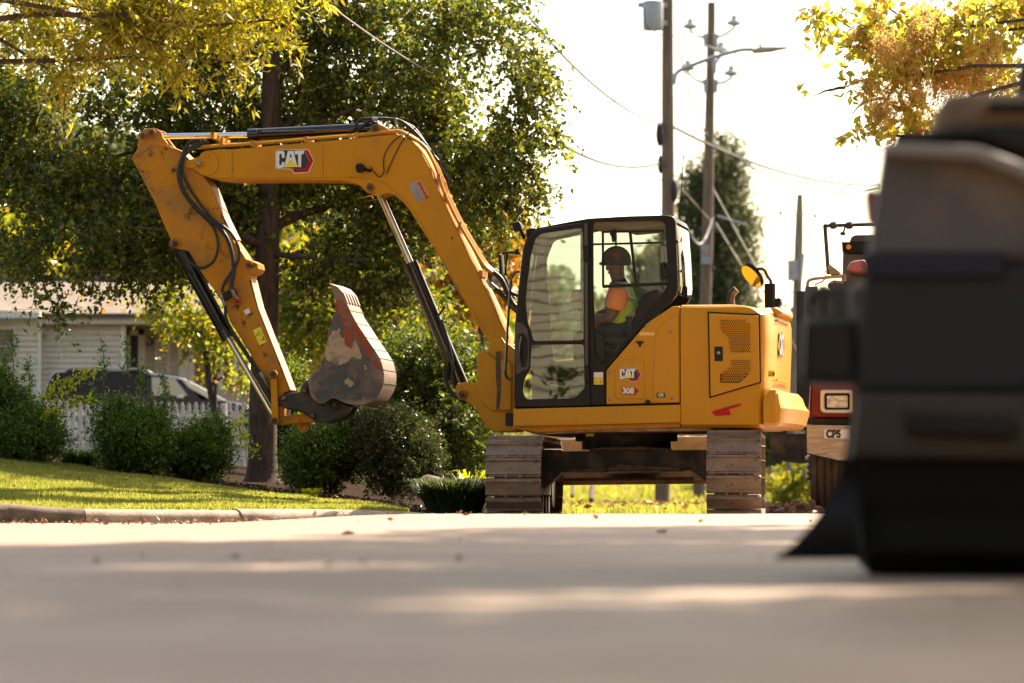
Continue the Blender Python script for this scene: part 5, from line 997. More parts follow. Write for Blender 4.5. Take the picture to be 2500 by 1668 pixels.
rp = F.poly('d', [(205, 300), (225, 230), (262, 180), (315, 150), (480, 118), (640, 90), (900, 75), (1160, 68), (1200, 78), (1216, 112), (1200, 112), (1190, 92), (1150, 84), (640, 108), (330, 166), (278, 195), (245, 240), (222, 300)], cy0)
MB().plate(rp, cy0 + .02, cy1 - .02, .004).build('roof', M['black'], CAB)
MB().plate(F.poly('d', [(640, 140), (780, 132), (870, 158), (1140, 134), (1150, 84), (640, 108)], cy0), cy0 + .1, cy1 - .1, .004).build('headliner', mat('cream_headliner', (.30, .27, .18), .7), CAB)
ex_ = F.poly('d', [(150, 1345), (1240, 1320), (1240, 1290), (150, 1310)], cy0)
MB().plate(ex_, cy0 + .07, cy1, .004).build('cab_floor', M['seat'], CAB)
# windscreen and rear window: panes bent round the cab ends
m_ = MB().plate(F.poly('d', [(165, 1100), (165, 800), (192, 505), (214, 300), (210, 300), (187, 505), (160, 800), (160, 1100)], cy0), cy0 + .06, cy1 - .05, .0005); m_.build('windscreen', M['glassdark'], CAB)
m_ = MB().plate(F.poly('d', [(1216, 130), (1232, 330), (1240, 520), (1232, 590), (1228, 590), (1236, 520), (1228, 330), (1212, 130)], cy0), cy0 + .05, cy1 - .04, .0005); m_.build('rear_window', glassmat('dimming_rear_glass', (.42, .46, .45), 1.5), CAB)  # rear pane's dark tint is added to dim sunlight inside the cab
MB().plate(F.poly('d', [(250, 320), (300, 190), (620, 125), (1130, 100), (1160, 520), (1000, 700), (760, 985), (640, 1010), (300, 1010)], cy0), cy1 - .03, cy1 - .026, .0005).build('far_window', glassmat('dimming_far_glass', (.62, .66, .64), 1.4), CAB)  # far pane added with a tint to keep sun off the interior
MB().plate(gw, cy0 + .012, cy0 + .017, .001).build('side_window', M['glassdark'], CAB)
# sliding window frame
m_ = MB()
def rod(z, p, q, ly, r, mb): return mb.tube([tuple(F.p(z, *p, ly)), tuple(F.p(z, *q, ly))], r, 4)
for p_, q_, r_ in (((735, 180), (1135, 172), .013), ((735, 180), (737, 540), .013), ((735, 540), (1165, 522), .019), ((915, 182), (955, 530), .016)): rod('d', p_, q_, cy0 + .0, r_, m_)
m_.build('sliding_window_frame', M['black'], CAB)
m_ = MB()
for p_, q_, r_ in (((660, 262), (1130, 250), .012), ((600, 120), (600, 1000), .022), ((822, 190), (822, 320), .01)): rod('d', p_, q_, cy1 - .05, r_, m_)
m_.build('far_window_bar', M['black'], CAB)
m_ = MB(); rod('d', (800, 165), (803, 200), cy0 + .35, .035, m_); rod('d', (803, 200), (812, 245), cy0 + .35, .025, m_); m_.build('hook', M['seat'], CAB)
# door
DOOR = MB().plate(rnd(F.poly('d', door, cy0 - .03), .008, 2), cy0 - .03, cy0 - .003, .008, holes=[g1, g2]).build('cab_door', M['black'], EX)
MB().plate(g1, cy0 - .018, cy0 - .013, .001).build('door_glass', M['glass'], DOOR)
MB().plate(g2, cy0 - .018, cy0 - .013, .001).build('door_glass', M['glass'], DOOR)
M['grey'] = mat('dark_grey_plastic', (.045, .038, .034), .55, c2=(.06, .05, .045), ns=9)
MB().plate(rnd(F.poly('d', [(158, 775), (200, 778), (236, 822), (248, 900), (250, 1060), (238, 1085), (160, 1125)], cy0 - .04), .012), cy0 - .045, cy0 - .025, .006).build('handle_panel', M['grey'], DOOR)
MB().plate(rnd(F.poly('d', [(178, 850), (215, 850), (236, 885), (240, 1000), (222, 1070), (196, 1074), (180, 980)], cy0 - .05), .012), cy0 - .052, cy0 - .044, .004).build('handle_recess', M['black'], DOOR)
MB().tube(sm([tuple(F.p('d', x, y, cy0 - .075)) for x, y in [(198, 870), (190, 920), (190, 990), (200, 1050)]], 3), .012, 8).build('door_handle', M['blackgloss'], DOOR)
MB().plate(F.poly('d', [(612, 125), (636, 125), (638, 1060), (618, 1060)], cy0 - .03), cy0 - .036, cy0 - .028, .003).build('door_post', M['grey'], DOOR)
for y_ in (270, 1065):
    MB().plate(rnd(F.poly('d', [(612, y_), (645, y_), (648, y_ + 110), (614, y_ + 110)], cy0 - .04), .01), cy0 - .05, cy0 - .03, .006).build('hinge', M['black'], DOOR)
MB().tube([tuple(F.p('d', x, y, cy0 - .05)) for x, y in sm([(185, 440), (158, 448), (135, 478), (124, 540), (104, 840), (96, 1000), (92, 1105), (106, 1145), (138, 1162)], 4)], .012, 8).build('grab_rail', M['blackgloss'], CAB)
MB().tube([tuple(F.p('d', x, y, cy0 + .1)) for x, y in [(190, 322), (120, 312), (104, 322), (88, 470)]], .009, 6).tube([tuple(F.p('d', x, y, cy0 + .25)) for x, y in [(110, 318), (72, 322), (62, 345), (58, 455)]], .009, 6).tube([tuple(F.p('d', x, y, cy0 + .1)) for x, y in [(165, 295), (170, 330)]], .016, 8).plate(rnd(F.poly('d', [(58, 330), (74, 330), (82, 462), (62, 462)], cy0 + .2), .01), cy0 + .1, cy0 + .25, .01).build('mirror_bracket', M['black'], CAB)
MB().plate(rnd(F.poly('d', [(140, 122), (190, 112), (206, 150), (200, 172), (152, 182)], cy0 + .1), .012), cy0 + .05, cy0 + .16, .01).tube([tuple(F.p('d', 195, 165, cy0 + .1)), tuple(F.p('d', 215, 225, cy0 + .1))], .016, 8).plate(F.poly('d', [(220, 165), (260, 150), (290, 155), (225, 215)], cy0), cy0 + .05, cy0 + .3, .006).build('work_light', M['black'], CAB)
MB().plate(rnd(F.poly('d', [(1120, 95), (1148, 92), (1200, 170), (1212, 225), (1190, 230), (1170, 185)], cy1), .01), cy1 - .12, cy1 + .01, .012).build('lamp_bracket', mat('tan_plastic', (.5, .27, .09), .4, coat=.3), CAB)
MB().cy(*pc('d', 1222, 243, cy0), F.r('d', 10), cy0 + .0, cy0 + .05).cy(*pc('d', 1250, 437, cy0), F.r('d', 9), cy0 + .03, cy0 + .08).build('window_latch', M['black'], CAB)
MB().tube([tuple(F.p('d', 1240, 95, cy0 + .3)), tuple(F.p('t', 372, 1220, cy0 + .3)), tuple(F.p('t', 378, 1110, cy0 + .3))], .0035, 5).build('aerial', M['black'], CAB)
# cab stickers
st = MB().plate(F.poly('d', [(676, 1106), (737, 1106), (737, 1142), (676, 1142)], cy0), cy0 - .003, cy0 + .001, .0004).build('paper_label', MWH, CAB)
st = MB().plate(F.poly('d', [(676, 1145), (737, 1145), (737, 1187), (676, 1187)], cy0), cy0 - .003, cy0 + .001, .0004).build('caution_label', MYE, CAB)
m_ = MB().tube([tuple(F.p('d', *t, cy0 - .005)) for t in [(682, 1178), (692, 1156), (702, 1178), (682, 1178)]], .002, 4).plate(F.poly('d', [(712, 1158), (730, 1158), (730, 1180), (712, 1180)], cy0), cy0 - .005, cy0 - .003, .0004); m_.build('pictogram', MO, st)
# seat and controls inside
SEAT = MB().plate(rnd(F.poly('d', [(1010, 600), (1105, 560), (1130, 600), (1000, 1010), (800, 1080), (700, 1080), (700, 1000), (880, 960), (930, 800)], -.6), .06), -.78, -.38, .03).plate(rnd(F.poly('d', [(1115, 390), (1165, 375), (1175, 500), (1120, 510)], -.6), .04), -.7, -.45, .03).build('operator_seat', M['seat'], CAB)
MB().plate(rnd(F.poly('d', [(540, 880), (600, 820), (760, 850), (760, 1080), (560, 1080)], -.8), .04), -.93, -.82, .02).build('console', M['seat'], CAB)
MB().tube([tuple(F.p('d', x, y, -.72)) for x, y in [(740, 900), (725, 800), (728, 740)]], [.012, .012, .025], 8).build('control_lever', M['seat'], CAB)
MB().plate(rnd(F.poly('d', [(400, 1185), (520, 1200), (560, 1250), (420, 1260)], -.6), .03), -.75, -.5, .02).build('foot_rest', mat('worn_boot_mat', (.22, .13, .06), .8), CAB)
MB().plate(rnd(F.poly('d', [(527, 565), (592, 560), (592, 690), (530, 690)], -.3), .02), -.35, -.3, .01).build('monitor', mat('monitor_shell', (.3, .2, .16), .6), CAB)
# ---- lower body
SK = MB().plate(F.poly('d', [(142, 1347), (1246, 1318), (1246, 1440), (142, 1467)], -1.10), -1.10, -1.02, .018).build('side_skirt', M['yel_body'], EX)
MB().plate(F.poly('d', [(150, 1360), (1246, 1330), (1246, 1470), (560, 1490), (300, 1505), (150, 1480)], -1.05), -1.03, 1.08, .01).build('main_frame', M['yel'], EX)
MB().plate(F.poly('d', [(300, 1000), (1240, 900), (1246, 1330), (150, 1360), (160, 1150)], -1.05), -.05, 1.06, .05).build('right_bodywork', M['yel_body'], EX)
MB().plate(F.poly('d', [(130, 1468), (700, 1475), (1500, 1470), (1400, 1495), (700, 1500), (300, 1520)], -1.0), -1.0, .9, .01).build('belly_plate', M['tan'], EX)
SP = MB().plate(rnd(F.poly('d', [(758, 1092), (990, 822), (1045, 768), (1190, 672), (1243, 668), (1245, 1308), (757, 1318)], -1.07), .012), -1.075, -1.0, .012).build('side_panel', M['yel_body'], EX)
MB().plate(rnd(F.poly('d', [(1078, 1305), (1065, 1200), (1085, 860), (1120, 790), (1236, 712), (1240, 1306)], -1.07), .02), -1.083, -1.07, .006).build('raised_panel', M['yel_body'], SP)
HP = MB().plate(rnd(F.poly('d', [(820, 1090), (868, 1022), (990, 1020), (1004, 1032), (1010, 1268), (995, 1280), (835, 1282), (820, 1268)], -1.07), .01), -1.083, -1.07, .004).build('hatch', M['yel_body'], SP)
for x, y in ((1024, 793), (1183, 842), (780, 1104), (782, 1282), (1192, 1277), (933, 1040)): MB().cy(*pc('d', x, y, -1.075), F.r('d', 9), -1.09, -1.07, 12, .003).build('bolt', M['steel'], SP)
MB().plate(rnd(F.poly('d', [(955, 901), (1002, 901), (1002, 915), (986, 918), (986, 938), (972, 938), (972, 918), (955, 915)], -1.08), .004), -1.09, -1.074, .003).build('latch', M['black'], SP)
MB().plate(rnd(F.poly('d', [(1015, 1318), (1015, 1295), (1030, 1284), (1046, 1295), (1048, 1316)], -1.09), .006), -1.10, -1.074, .004).build('rubber_stop', M['black'], SP)
MB().plate(rnd(F.poly('d', [(975, 842), (1078, 842), (1080, 864), (975, 864)], -1.07), .01), -1.078, -1.07, .002).build('recess_strip', mat('pale_yellow', (.75, .45, .14), .5), SP)
MB().plate(F.poly('d', [(1091, 1242), (1146, 1242), (1146, 1273), (1091, 1273)], -1.085), -1.088, -1.083, .0006).build('badge', MK, SP)
textat(SP, 'CR', 'd', (1118, 1257), (1140, 1257), 19, -1.089, MWH, .04)
bl = logo(HP, lambda x, y: pc('d', 846 + (x - 1095) * (986 - 846) / 275, 1082 + (y - 340) * (1166 - 1082) / 168, -1.085), -1.0845)
MB().plate(F.poly('d', [(858, 1208), (945, 1205), (972, 1230), (945, 1255), (862, 1252)], -1.085), -1.0865, -1.083, .0005).build('model_badge', MRD, HP)
textat(HP, '308', 'd', (902, 1230), (940, 1230), 37, -1.088, MK, .075, 'lettering')
textat(HP, '308', 'd', (902, 1230), (940, 1230), 37, -1.0905, MWH, .035, 'lettering')
# ---- engine cover, rounded tail
def plan(Rr, x0, xc, ys, n=14, e=2.6):
    P = [(x0, -ys)]
    for k in range(2 * n + 1):
        t = -math.pi / 2 + math.pi * k / (2 * n)
        P.append((xc + (Rr - xc) * abs(math.cos(t)) ** (2 / e), ys * math.copysign(abs(math.sin(t)) ** (2 / e), t)))
    return P + [(x0, ys)]
zz = lambda y: F.p('e', 400, y, -1.08).z
x0 = F.p('e', 168, 900, -1.08).x; xc = F.p('e', 700, 900, -1.08).x
loops = []
for y, Rr, ys in [(1476, 1.30, 1.00), (1468, 1.34, 1.05), (1450, 1.36, 1.08), (900, 1.385, 1.085), (760, 1.385, 1.085), (725, 1.375, 1.08), (700, 1.33, 1.078), (680, 1.28, 1.07), (666, 1.2, 1.05), (657, 1.12, 1.0), (655, .95, .85)]:
    xx = xc if Rr > xc + .12 else Rr - .12
    z_ = zz(y)
    loops.append([(p[0], p[1], z_ + (p[0] - x0) * -.0) for p in plan(Rr, x0, min(xx, xc), ys)])
ENG = MB().loft(loops).build('engine_cover', M['yel_body'], EX, 28)
loops = []
xw = F.p('e', 715, 1300, -1.1).x
for y, Rr, ys in [(1470, 1.35, 1.0), (1462, 1.46, 1.06), (1440, 1.51, 1.115), (1345, 1.55, 1.125), (1300, 1.50, 1.12), (1250, 1.47, 1.10), (1225, 1.42, 1.08), (1212, 1.36, 1.0)]:
    loops.append([(p[0], p[1], zz(y)) for p in plan(Rr, xw + (0 if y > 1280 else (1290 - y) * .0007), xw + .10, ys, 7, 2.4)])
MB().loft(loops).build('counterweight', M['yel_body'], EX, 18)
# engine side door with punched grilles
dp = rnd(F.poly('e', [(355, 716), (680, 732), (688, 1170), (366, 1266)], -1.10), .008)
G1 = [(424, 748), (578, 748), (632, 788), (634, 976), (494, 976), (480, 884), (424, 824)]; G2 = [(498, 1014), (634, 1014), (634, 1108), (554, 1176), (430, 1174), (430, 1118), (494, 1066)]
hg1, hg2 = F.poly('e', G1, -1.10), F.poly('e', G2, -1.10)
DR = MB().plate(dp, -1.112, -1.088, .005, holes=[hg1, hg2]).build('engine_door', M['yel_body'], EX)
MB().plate([(p[0], p[1]) for p in F.poly('e', [(344, 706), (690, 722), (698, 1176), (356, 1278)], -1.09)], -1.0885, -1.084, .001).build('door_gap', M['black'], DR)
def inside(x, y, poly):
    c = False; j = len(poly) - 1
    for i in range(len(poly)):
        (xi, yi), (xj, yj) = poly[i], poly[j]
        if (yi > y) != (yj > y) and x < (xj - xi) * (y - yi) / (yj - yi) + xi: c = not c
        j = i
    return c
for Gp in (G1, G2):
    hs = []
    yy = 740; row = 0
    while yy < 1180:
        xx = 420 + (7 if row % 2 else 0)
        while xx < 640:
            if all(inside(xx + a_, yy + b_, Gp) for a_, b_ in ((6, 0), (-6, 0), (0, 6), (0, -6))):
                hs.append(circ(*pc('e', xx, yy, -1.10), F.r('e', 5.0), 6, 30, 390))
            xx += 14
        yy += 12.1; row += 1
    MB().plate(F.poly('e', Gp, -1.10), -1.108, -1.100, .0004, holes=hs).build('grille', M['yel'], DR, 0)
MB().plate(rnd(F.poly('e', [(390, 937), (445, 937), (446, 1033), (391, 1033)], -1.11), .006), -1.118, -1.11, .003).build('handle', M['black'], DR)
MB().cy(*pc('e', 417, 978, -1.12), F.r('e', 11), -1.128, -1.116, 12, .003).build('key_lock', M['steel'], DR)
MB().plate(F.poly('e', [(372, 1365), (500, 1328), (565, 1313), (560, 1326), (483, 1352), (500, 1388), (397, 1395)], -1.09), -1.089, -1.083, .0005).build('red_decal', MRD, ENG)
cs = MB().plate(F.poly('e', [(744, 1094), (792, 1094), (790, 1136), (742, 1136)], -1.09), -1.10, -1.06, .0005).build('caution_label', MYE, ENG)
MB().tube([tuple(F.p('e', *t, -1.102)) for t in [(750, 1128), (762, 1104), (774, 1128), (750, 1128)]], .0025, 4).plate(F.poly('e', [(774, 1110), (788, 1108), (786, 1130), (778, 1128)], -1.10), -1.103, -1.10, .0004).build('pictogram', MK, cs)
# tail lettering follows the rounded rear
TP = plan(1.388, x0, xc, 1.085, 60)
def tail(u, out=.0):     # u: metres along the tail from the near corner
    s = 0; i = 1
    while i < len(TP) - 2:
        a, b = Vector((*TP[i], 0)), Vector((*TP[i + 1], 0)); l = (b - a).length
        if s + l >= u:
            p = a + (b - a) * ((u - s) / l); n = Vector(((b - a).y, -(b - a).x, 0)).normalized(); return p + n * out
        s += l; i += 1
    return Vector((*TP[-2], 0))
def tailtext(txt, u, y, h, m, bold, name='lettering', sx=1.0, out=.004):
    z_ = zz(y)
    def fn(a, b, o):
        p = tail(u + a, out + o); return (p.x, p.y, z_ + b)
    return MB().text(txt, h, fn, bold, sx=sx).build(name, m, ENG, 0)
tailtext('CAT', .66, 915, .17, MK, .09, sx=.6, out=.004); tailtext('CAT', .66, 915, .17, mat('worn_grey_ink', (.40, .38, .36), .5), .05, sx=.6, out=.008)
m_ = MB()
for u0, u1, ya, yb in ((.80, .92, 850, 940),):
    z0_, z1_ = zz(yb), zz(ya); vs = []; n = 6
    for k in range(n + 1):
        p = tail(u0 + (u1 - u0) * k / n, .004); vs += [(p.x, p.y, z0_), (p.x, p.y, z1_)]
    m_.add(vs, [(2 * k, 2 * k + 2, 2 * k + 3, 2 * k + 1) for k in range(n)])
m_.build('red_decal', MRD, ENG)
m_ = MB(); n = 12; vs = []
for k in range(n + 1):
    p = tail(.38 + .9 * k / n, .010); q = tail(.38 + .9 * k / n, .0)
    vs += [(p.x, p.y, zz(748)), (p.x, p.y, zz(756)), (q.x, q.y, zz(756)), (q.x, q.y, zz(748)), (p.x, p.y, zz(1145)), (p.x, p.y, zz(1155)), (q.x, q.y, zz(1155)), (q.x, q.y, zz(1145))]
fs = []
for k in range(n):
    for o8 in (0, 4):
        for j in range(4): fs.append((8 * k + o8 + j, 8 * k + o8 + (j + 1) % 4, 8 * k + 8 + o8 + (j + 1) % 4, 8 * k + 8 + o8 + j))
fa = [f for k, f in enumerate(fs) if (k // 4) % 2 == 0]; fb = [f for k, f in enumerate(fs) if (k // 4) % 2]
MB().add([v for k, v in enumerate(vs) if k % 8 < 4], [tuple(i // 8 * 4 + i % 8 for i in f) for f in fa]).build('rear_door_edge', M['yel'], ENG)
MB().add([v for k, v in enumerate(vs) if k % 8 >= 4], [tuple(i // 8 * 4 + i % 8 - 4 for i in f) for f in fb]).build('rear_door_edge', M['yel'], ENG)
# exhaust, rear mirror and lamp
MB().tube(sm([tuple(F.p('e', x, y, -.2)) for x, y in [(502, 670), (500, 620), (510, 585), (535, 558)]], 4), .033, 14).build('exhaust_pipe', mat('exhaust_steel', (.16, .13, .11), .35, .9), EX)
mc = F.p('e', 637, 468, -.55); dx = F.r('e', 88)
MR = bpy.data.objects.new('rear_mirror', None); COL.objects.link(MR); MR.parent = EX
A_ = F.p('e', 575, 400, -.55); B_ = F.p('e', 703, 538, -.55); ax = (B_ - A_).normalized(); ha = (B_ - A_).length / 2
nrm = Vector((-.62, -.46, -.58)); nrm = (nrm - ax * nrm.dot(ax)).normalized(); sd_ = ax.cross(nrm); hb_ = F.r('e', 46) / max(.35, abs(sd_.x) + .0) if False else ha * .95
def disc(c, r1, r2, off, th, mb):
    l0 = [tuple(c + nrm * off + ax * r1 * math.cos(t) + sd_ * r2 * math.sin(t)) for t in np.linspace(0, 2 * math.pi, 29)[:-1]]
    l1 = [tuple(c + nrm * (off + th) + ax * r1 * .97 * math.cos(t) + sd_ * r2 * .97 * math.sin(t)) for t in np.linspace(0, 2 * math.pi, 29)[:-1]]
    return mb.loft([l0, l1])
MB_ = disc(mc, ha, ha, -.02, .03, MB()); MB_.build('mirror_shell', M['black'], MR)
disc(mc, ha * .93, ha * .93, .008, .004, MB()).build('mirror_face', M['mirror'], MR)
MB().tube(sm([tuple(F.p('e', x, y, -.55)) for x, y in [(655, 430), (690, 424), (718, 428), (740, 470), (760, 500), (765, 528)]], 3), .014, 8).build('mirror_arm', mat('brown_tube', (.12, .06, .03), .5), MR)
MB().tube([tuple(F.p('e', 757, 522, -.55)), tuple(F.p('e', 757, 680, -.55))], .048, 14).build('mirror_post', M['black'], MR)
MB().plate(rnd(F.poly('e', [(782, 622), (830, 616), (835, 655), (815, 682), (788, 672), (768, 668)], -.5), .014), -.56, -.42, .012).build('work_light', M['black'], EX)
MB().plate(rnd(F.poly('e', [(765, 685), (800, 680), (845, 705), (840, 730), (800, 745), (775, 700)], -.6), .02), -.7, .3, .02).build('cover_hinge', M['yel_body'], EX)
# ================= undercarriage
U = Frame((.99, 33.25, GZ), R(4.5)); DU = R(5.0)
def ub(name, m, mb, parent=None, smooth=35):
    return mb.build(name, m, parent or EX, smooth, (0, 0, DU) if parent is None else None)
YF = -1.45
def track(xl, xr, ytop, phase):
    pa, pb = U.p('s', xl, 1160, YF), U.p('s', xr, 1160, YF); x0, x1 = pa.x, pb.x
    H = U.p('s', (xl + xr) / 2, ytop, YF + .25).z
    r = H / 2 - .035; zc = H / 2; L2 = 1.45 - H / 2
    cx = (x0 + x1) / 2
    stad = [(L2 + r * .9 * math.cos(t), zc + r * .9 * math.sin(t)) for t in np.linspace(-math.pi / 2, math.pi / 2, 14)] + [(-L2 + r * .9 * math.cos(t), zc + r * .9 * math.sin(t)) for t in np.linspace(math.pi / 2, 1.5 * math.pi, 14)]
    rot = Matrix.Rotation(R(90), 4, 'Z')
    T = MB()
    T.plate(stad, cx - .07, cx + .07, .01)
    T.v = [(v[1], v[0], v[2]) for v in T.v]; T.f = [tuple(reversed(f)) for f in T.f]
    TR = T.build('track', M['mudframe'], EX, 35, (0, 0, DU))
    fr = MB().box(x0 + .07, x1 - .07, -1.05, 1.05, zc - .14, zc + .12)
    for yy in (-1.05, 1.05): fr.tube([(x0 + .06, yy, zc), (x1 - .06, yy, zc)], r * .82, 20)
    for yy in np.linspace(-.75, .75, 5): fr.tube([(x0 + .08, yy, .12), (x1 - .08, yy, .12)], .085, 14)
    fr.build('track_frame', M['mudframe'], TR)
    per = 4 * L2 + 2 * math.pi * r; n = 40; pit = per / n; proto = None
    for k in range(n):
        s = (k + phase) * pit % per
        if s < 2 * L2: y, z, a = -L2 + s, zc - r, 0.0
        elif s < 2 * L2 + math.pi * r:
            t = (s - 2 * L2) / r; y, z, a = L2 + r * math.sin(t), zc - r * math.cos(t), t
        elif s < 4 * L2 + math.pi * r: y, z, a = L2 - (s - 2 * L2 - math.pi * r), zc + r, math.pi
        else:
            t = (s - 4 * L2 - math.pi * r) / r; y, z, a = -L2 - r * math.sin(t), zc + r * math.cos(t), math.pi + t
        Mx = Matrix.Translation((cx, y, z)) @ Matrix.Rotation(a, 4, 'X')
        if proto is None:
            hw = (x1 - x0) / 2; h = pit * .485
            prof = [(-h, -.002), (-h, -.012), (-h + .004, -.036), (-h + .020, -.042), (-h + .028, -.017), (-h + .034, -.015), (h - .036, -.018), (h - .032, -.026), (h - .018, -.026), (h - .012, -.012), (h, -.006), (h, .006), (h * .5, .008), (-h * .5, .008)]
            mbp = MB().loft([[(x, p[0], p[1]) for p in prof] for x in (-hw, -hw + .012, hw - .012, hw)])
            mbp.box(-.066, -.050, h - .014, h + .012, -.03, .0).box(.050, .066, h - .014, h + .012, -.03, .0)
            mbp.box(-.075, -.045, -h - .01, h, .006, .05).box(.045, .075, -h - .01, h, .006, .05)
            # narrower ends
            mbp.v = [(v[0], v[1] * (1 if abs(v[0]) < hw - .006 else .93), v[2] * (1 if abs(v[0]) < hw - .006 else .8)) for v in mbp.v]
            proto = mbp.build('track_shoe', M['track'], TR, 30); o = proto
        else:
            o = proto.copy(); COL.objects.link(o); o.parent = TR
        o.matrix_basis = Mx
    return TR, x0, x1, H
TL, lx0, lx1, HL = track(1184, 1320, 1066, .35)
TRt, rx0, rx1, HR = track(1724, 1858, 1051, .12)
uf = lambda pts, ly: U.poly('f', pts, ly)
xf = MB().plate(uf([(458, 285), (1600, 272), (1600, 500), (1592, 490), (1478, 412), (615, 428), (490, 535), (470, 520)], -.55), -.55, -.50, .006)
ub('car_body_frame', M['mudframe'], xf.plate(uf([(470, 290), (1600, 275), (1600, 420), (1478, 405), (615, 420), (470, 440)], -.5), -.5, .55, .01))
ub('lit_frame_edge', M['tan'], MB().plate(uf([(486, 540), (613, 424), (1480, 408), (1594, 488), (1592, 496), (1472, 418), (618, 436), (492, 548)], -.55), -.57, -.45, .002))  # tan strip paints in the lit lower edge of the frame
ub('turntable', M['mudframe'], MB().tube([(0, 0, U.p('f', 1000, 270, 0).z), (0, 0, U.p('f', 1000, 195, 0).z)], U.r('f', 300), 40).tube([(0, 0, U.p('f', 1000, 215, 0).z), (0, 0, U.p('f', 1000, 120, 0).z)], U.r('f', 345), 48))
ub('grease_label', MYE, MB().plate(uf([(775, 150), (830, 150), (830, 182), (775, 182)], -.46), -.464, -.45, .001))
for (xa, xb, ya, h_) in ((800, 1360, 272, .05), (850, 1440, 408, .07), (640, 900, 415, .03)):
    mb = MB(); n = 26; pts0 = []
    zb = U.p('f', 1000, ya, -.5).z; xa_, xb_ = U.p('f', xa, ya, -.5).x, U.p('f', xb, ya, -.5).x
    top = [(xa_ + (xb_ - xa_) * k / n, zb + h_ * (max(0., math.sin(math.pi * k / n)) ** .5) * (.45 + .55 * abs(mnoise.noise((k * .35, ya, 0))) * 1.6)) for k in range(n + 1)]
    mb.plate([(xa_, zb - .01)] + top + [(xb_, zb - .01)], -.60 if ya > 300 else -.56, -.50 if ya > 300 else -.3, .01)
    ub('dirt_heap', M['mud'], mb)
# blade lifted at the far end
BL = ub('dozer_blade', M['white'], MB().plate(uf([(300, 205), (1750, 175), (1750, 500), (300, 512)], 1.5), 1.5, 1.56, .01))
MB().plate(uf([(330, 482), (1740, 470), (1740, 500), (330, 515)], 1.48), 1.44, 1.5, .006).build('cutting_edge', M['tan'], BL)
MB().plate(uf([(560, 462), (1500, 452), (1500, 476), (560, 486)], 1.3), 1.2, 1.48, .01).build('dirt_heap', M['mud'], BL)
MB().plate(uf([(476, 165), (560, 153), (700, 168), (700, 193), (476, 196)], 1.7), 1.6, 1.8, .006).plate(uf([(1395, 160), (1470, 152), (1600, 150), (1600, 172), (1395, 176)], 1.7), 1.6, 1.8, .006).build('blade_top', mat('cream_dust', (.42, .30, .19), .7), BL)
ub('blade_arm', M['mudframe'], MB().box(-.25, .25, .5, 1.5, .46, .54))

# ================================================================== OPERATOR
OP = None
def skin(name, verts, edges, radii, m, parent=None, sub_=2, root=0):
    me = bpy.data.meshes.new(name); me.from_pydata([tuple(v) for v in verts], edges, []); o = bpy.data.objects.new(name, me); COL.objects.link(o)
    md = o.modifiers.new('skin', 'SKIN'); md.use_smooth_shade = True
    for k, sv in enumerate(me.skin_vertices[0].data): sv.radius = radii[k] if isinstance(radii[k], tuple) else (radii[k], radii[k]); sv.use_root = (k == root)
    s2 = o.modifiers.new('sub', 'SUBSURF'); s2.levels = sub_; s2.render_levels = sub_
    me.materials.append(m)
    if parent is not None: o.parent = parent
    return o
YP = -.62
def pp(x, y, dy=0.): return F.p('p', x, y, YP + dy)
PO = pp(420, 1250); PO = Vector((PO.x, PO.y, PO.z))
PER = empty('person', F.o + F.X * PO.x + F.Y * PO.y + Vector((0, 0, PO.z)), -F.yaw, 'person in an orange shirt, lime safety vest and dark cap sitting in the excavator cab', 'person')
def q(x, y, dy=0.): return pp(x, y, dy) - PO
Msk = mat('brown_skin', (.15, .072, .042), .5); Mve = mat('lime_vest', (.45, .66, .04), .75, bump=.5, bs=25); Mor = mat('orange_shirt', (.95, .30, .09), .8, bump=.5, bs=18)
Mje = mat('washed_denim', (.030, .038, .042), .9, c2=(.018, .023, .027), ns=8, bump=.5, bs=25); Mcap = mat('khaki_cap', (.055, .045, .032), .8, c2=(.035, .03, .024), ns=10); Mgr = mat('reflective_tape', (.42, .42, .43), .35, .3)
V_ = [q(470, 1180), q(450, 1000), q(425, 800), q(400, 650), q(385, 585), q(380, 540), q(355, 440), q(345, 320), q(345, 250),
      q(360, 680, -.19), q(345, 860, -.23), q(300, 960, -.24), q(170, 1010, -.22), q(85, 975, -.16),
      q(390, 690, .19), q(330, 850, .22), q(230, 930, .2), q(120, 950, .15),
      q(300, 1150, -.12), q(150, 1130, -.14), q(60, 1140, -.15), q(40, 1400, -.14), q(-10, 1460, -.14),
      q(300, 1160, .12), q(130, 1140, .13), q(40, 1150, .13), q(10, 1420, .13), q(-40, 1470, .13)]
E_ = [(0, 1), (1, 2), (2, 3), (3, 4), (4, 5), (5, 6), (6, 7), (7, 8), (3, 9), (9, 10), (10, 11), (11, 12), (12, 13), (3, 14), (14, 15), (15, 16), (16, 17), (0, 18), (18, 19), (19, 20), (20, 21), (21, 22), (0, 23), (23, 24), (24, 25), (25, 26), (26, 27)]
R_ = [(.15, .12), (.14, .12), (.15, .12), (.13, .10), .065, .06, (.085, .075), (.10, .085), (.075, .065), .07, .055, .048, .042, .035, .07, .055, .045, .032, .085, .075, .065, .05, .045, .085, .075, .065, .05, .045]
body = skin('body', V_, E_, R_, Msk, PER)
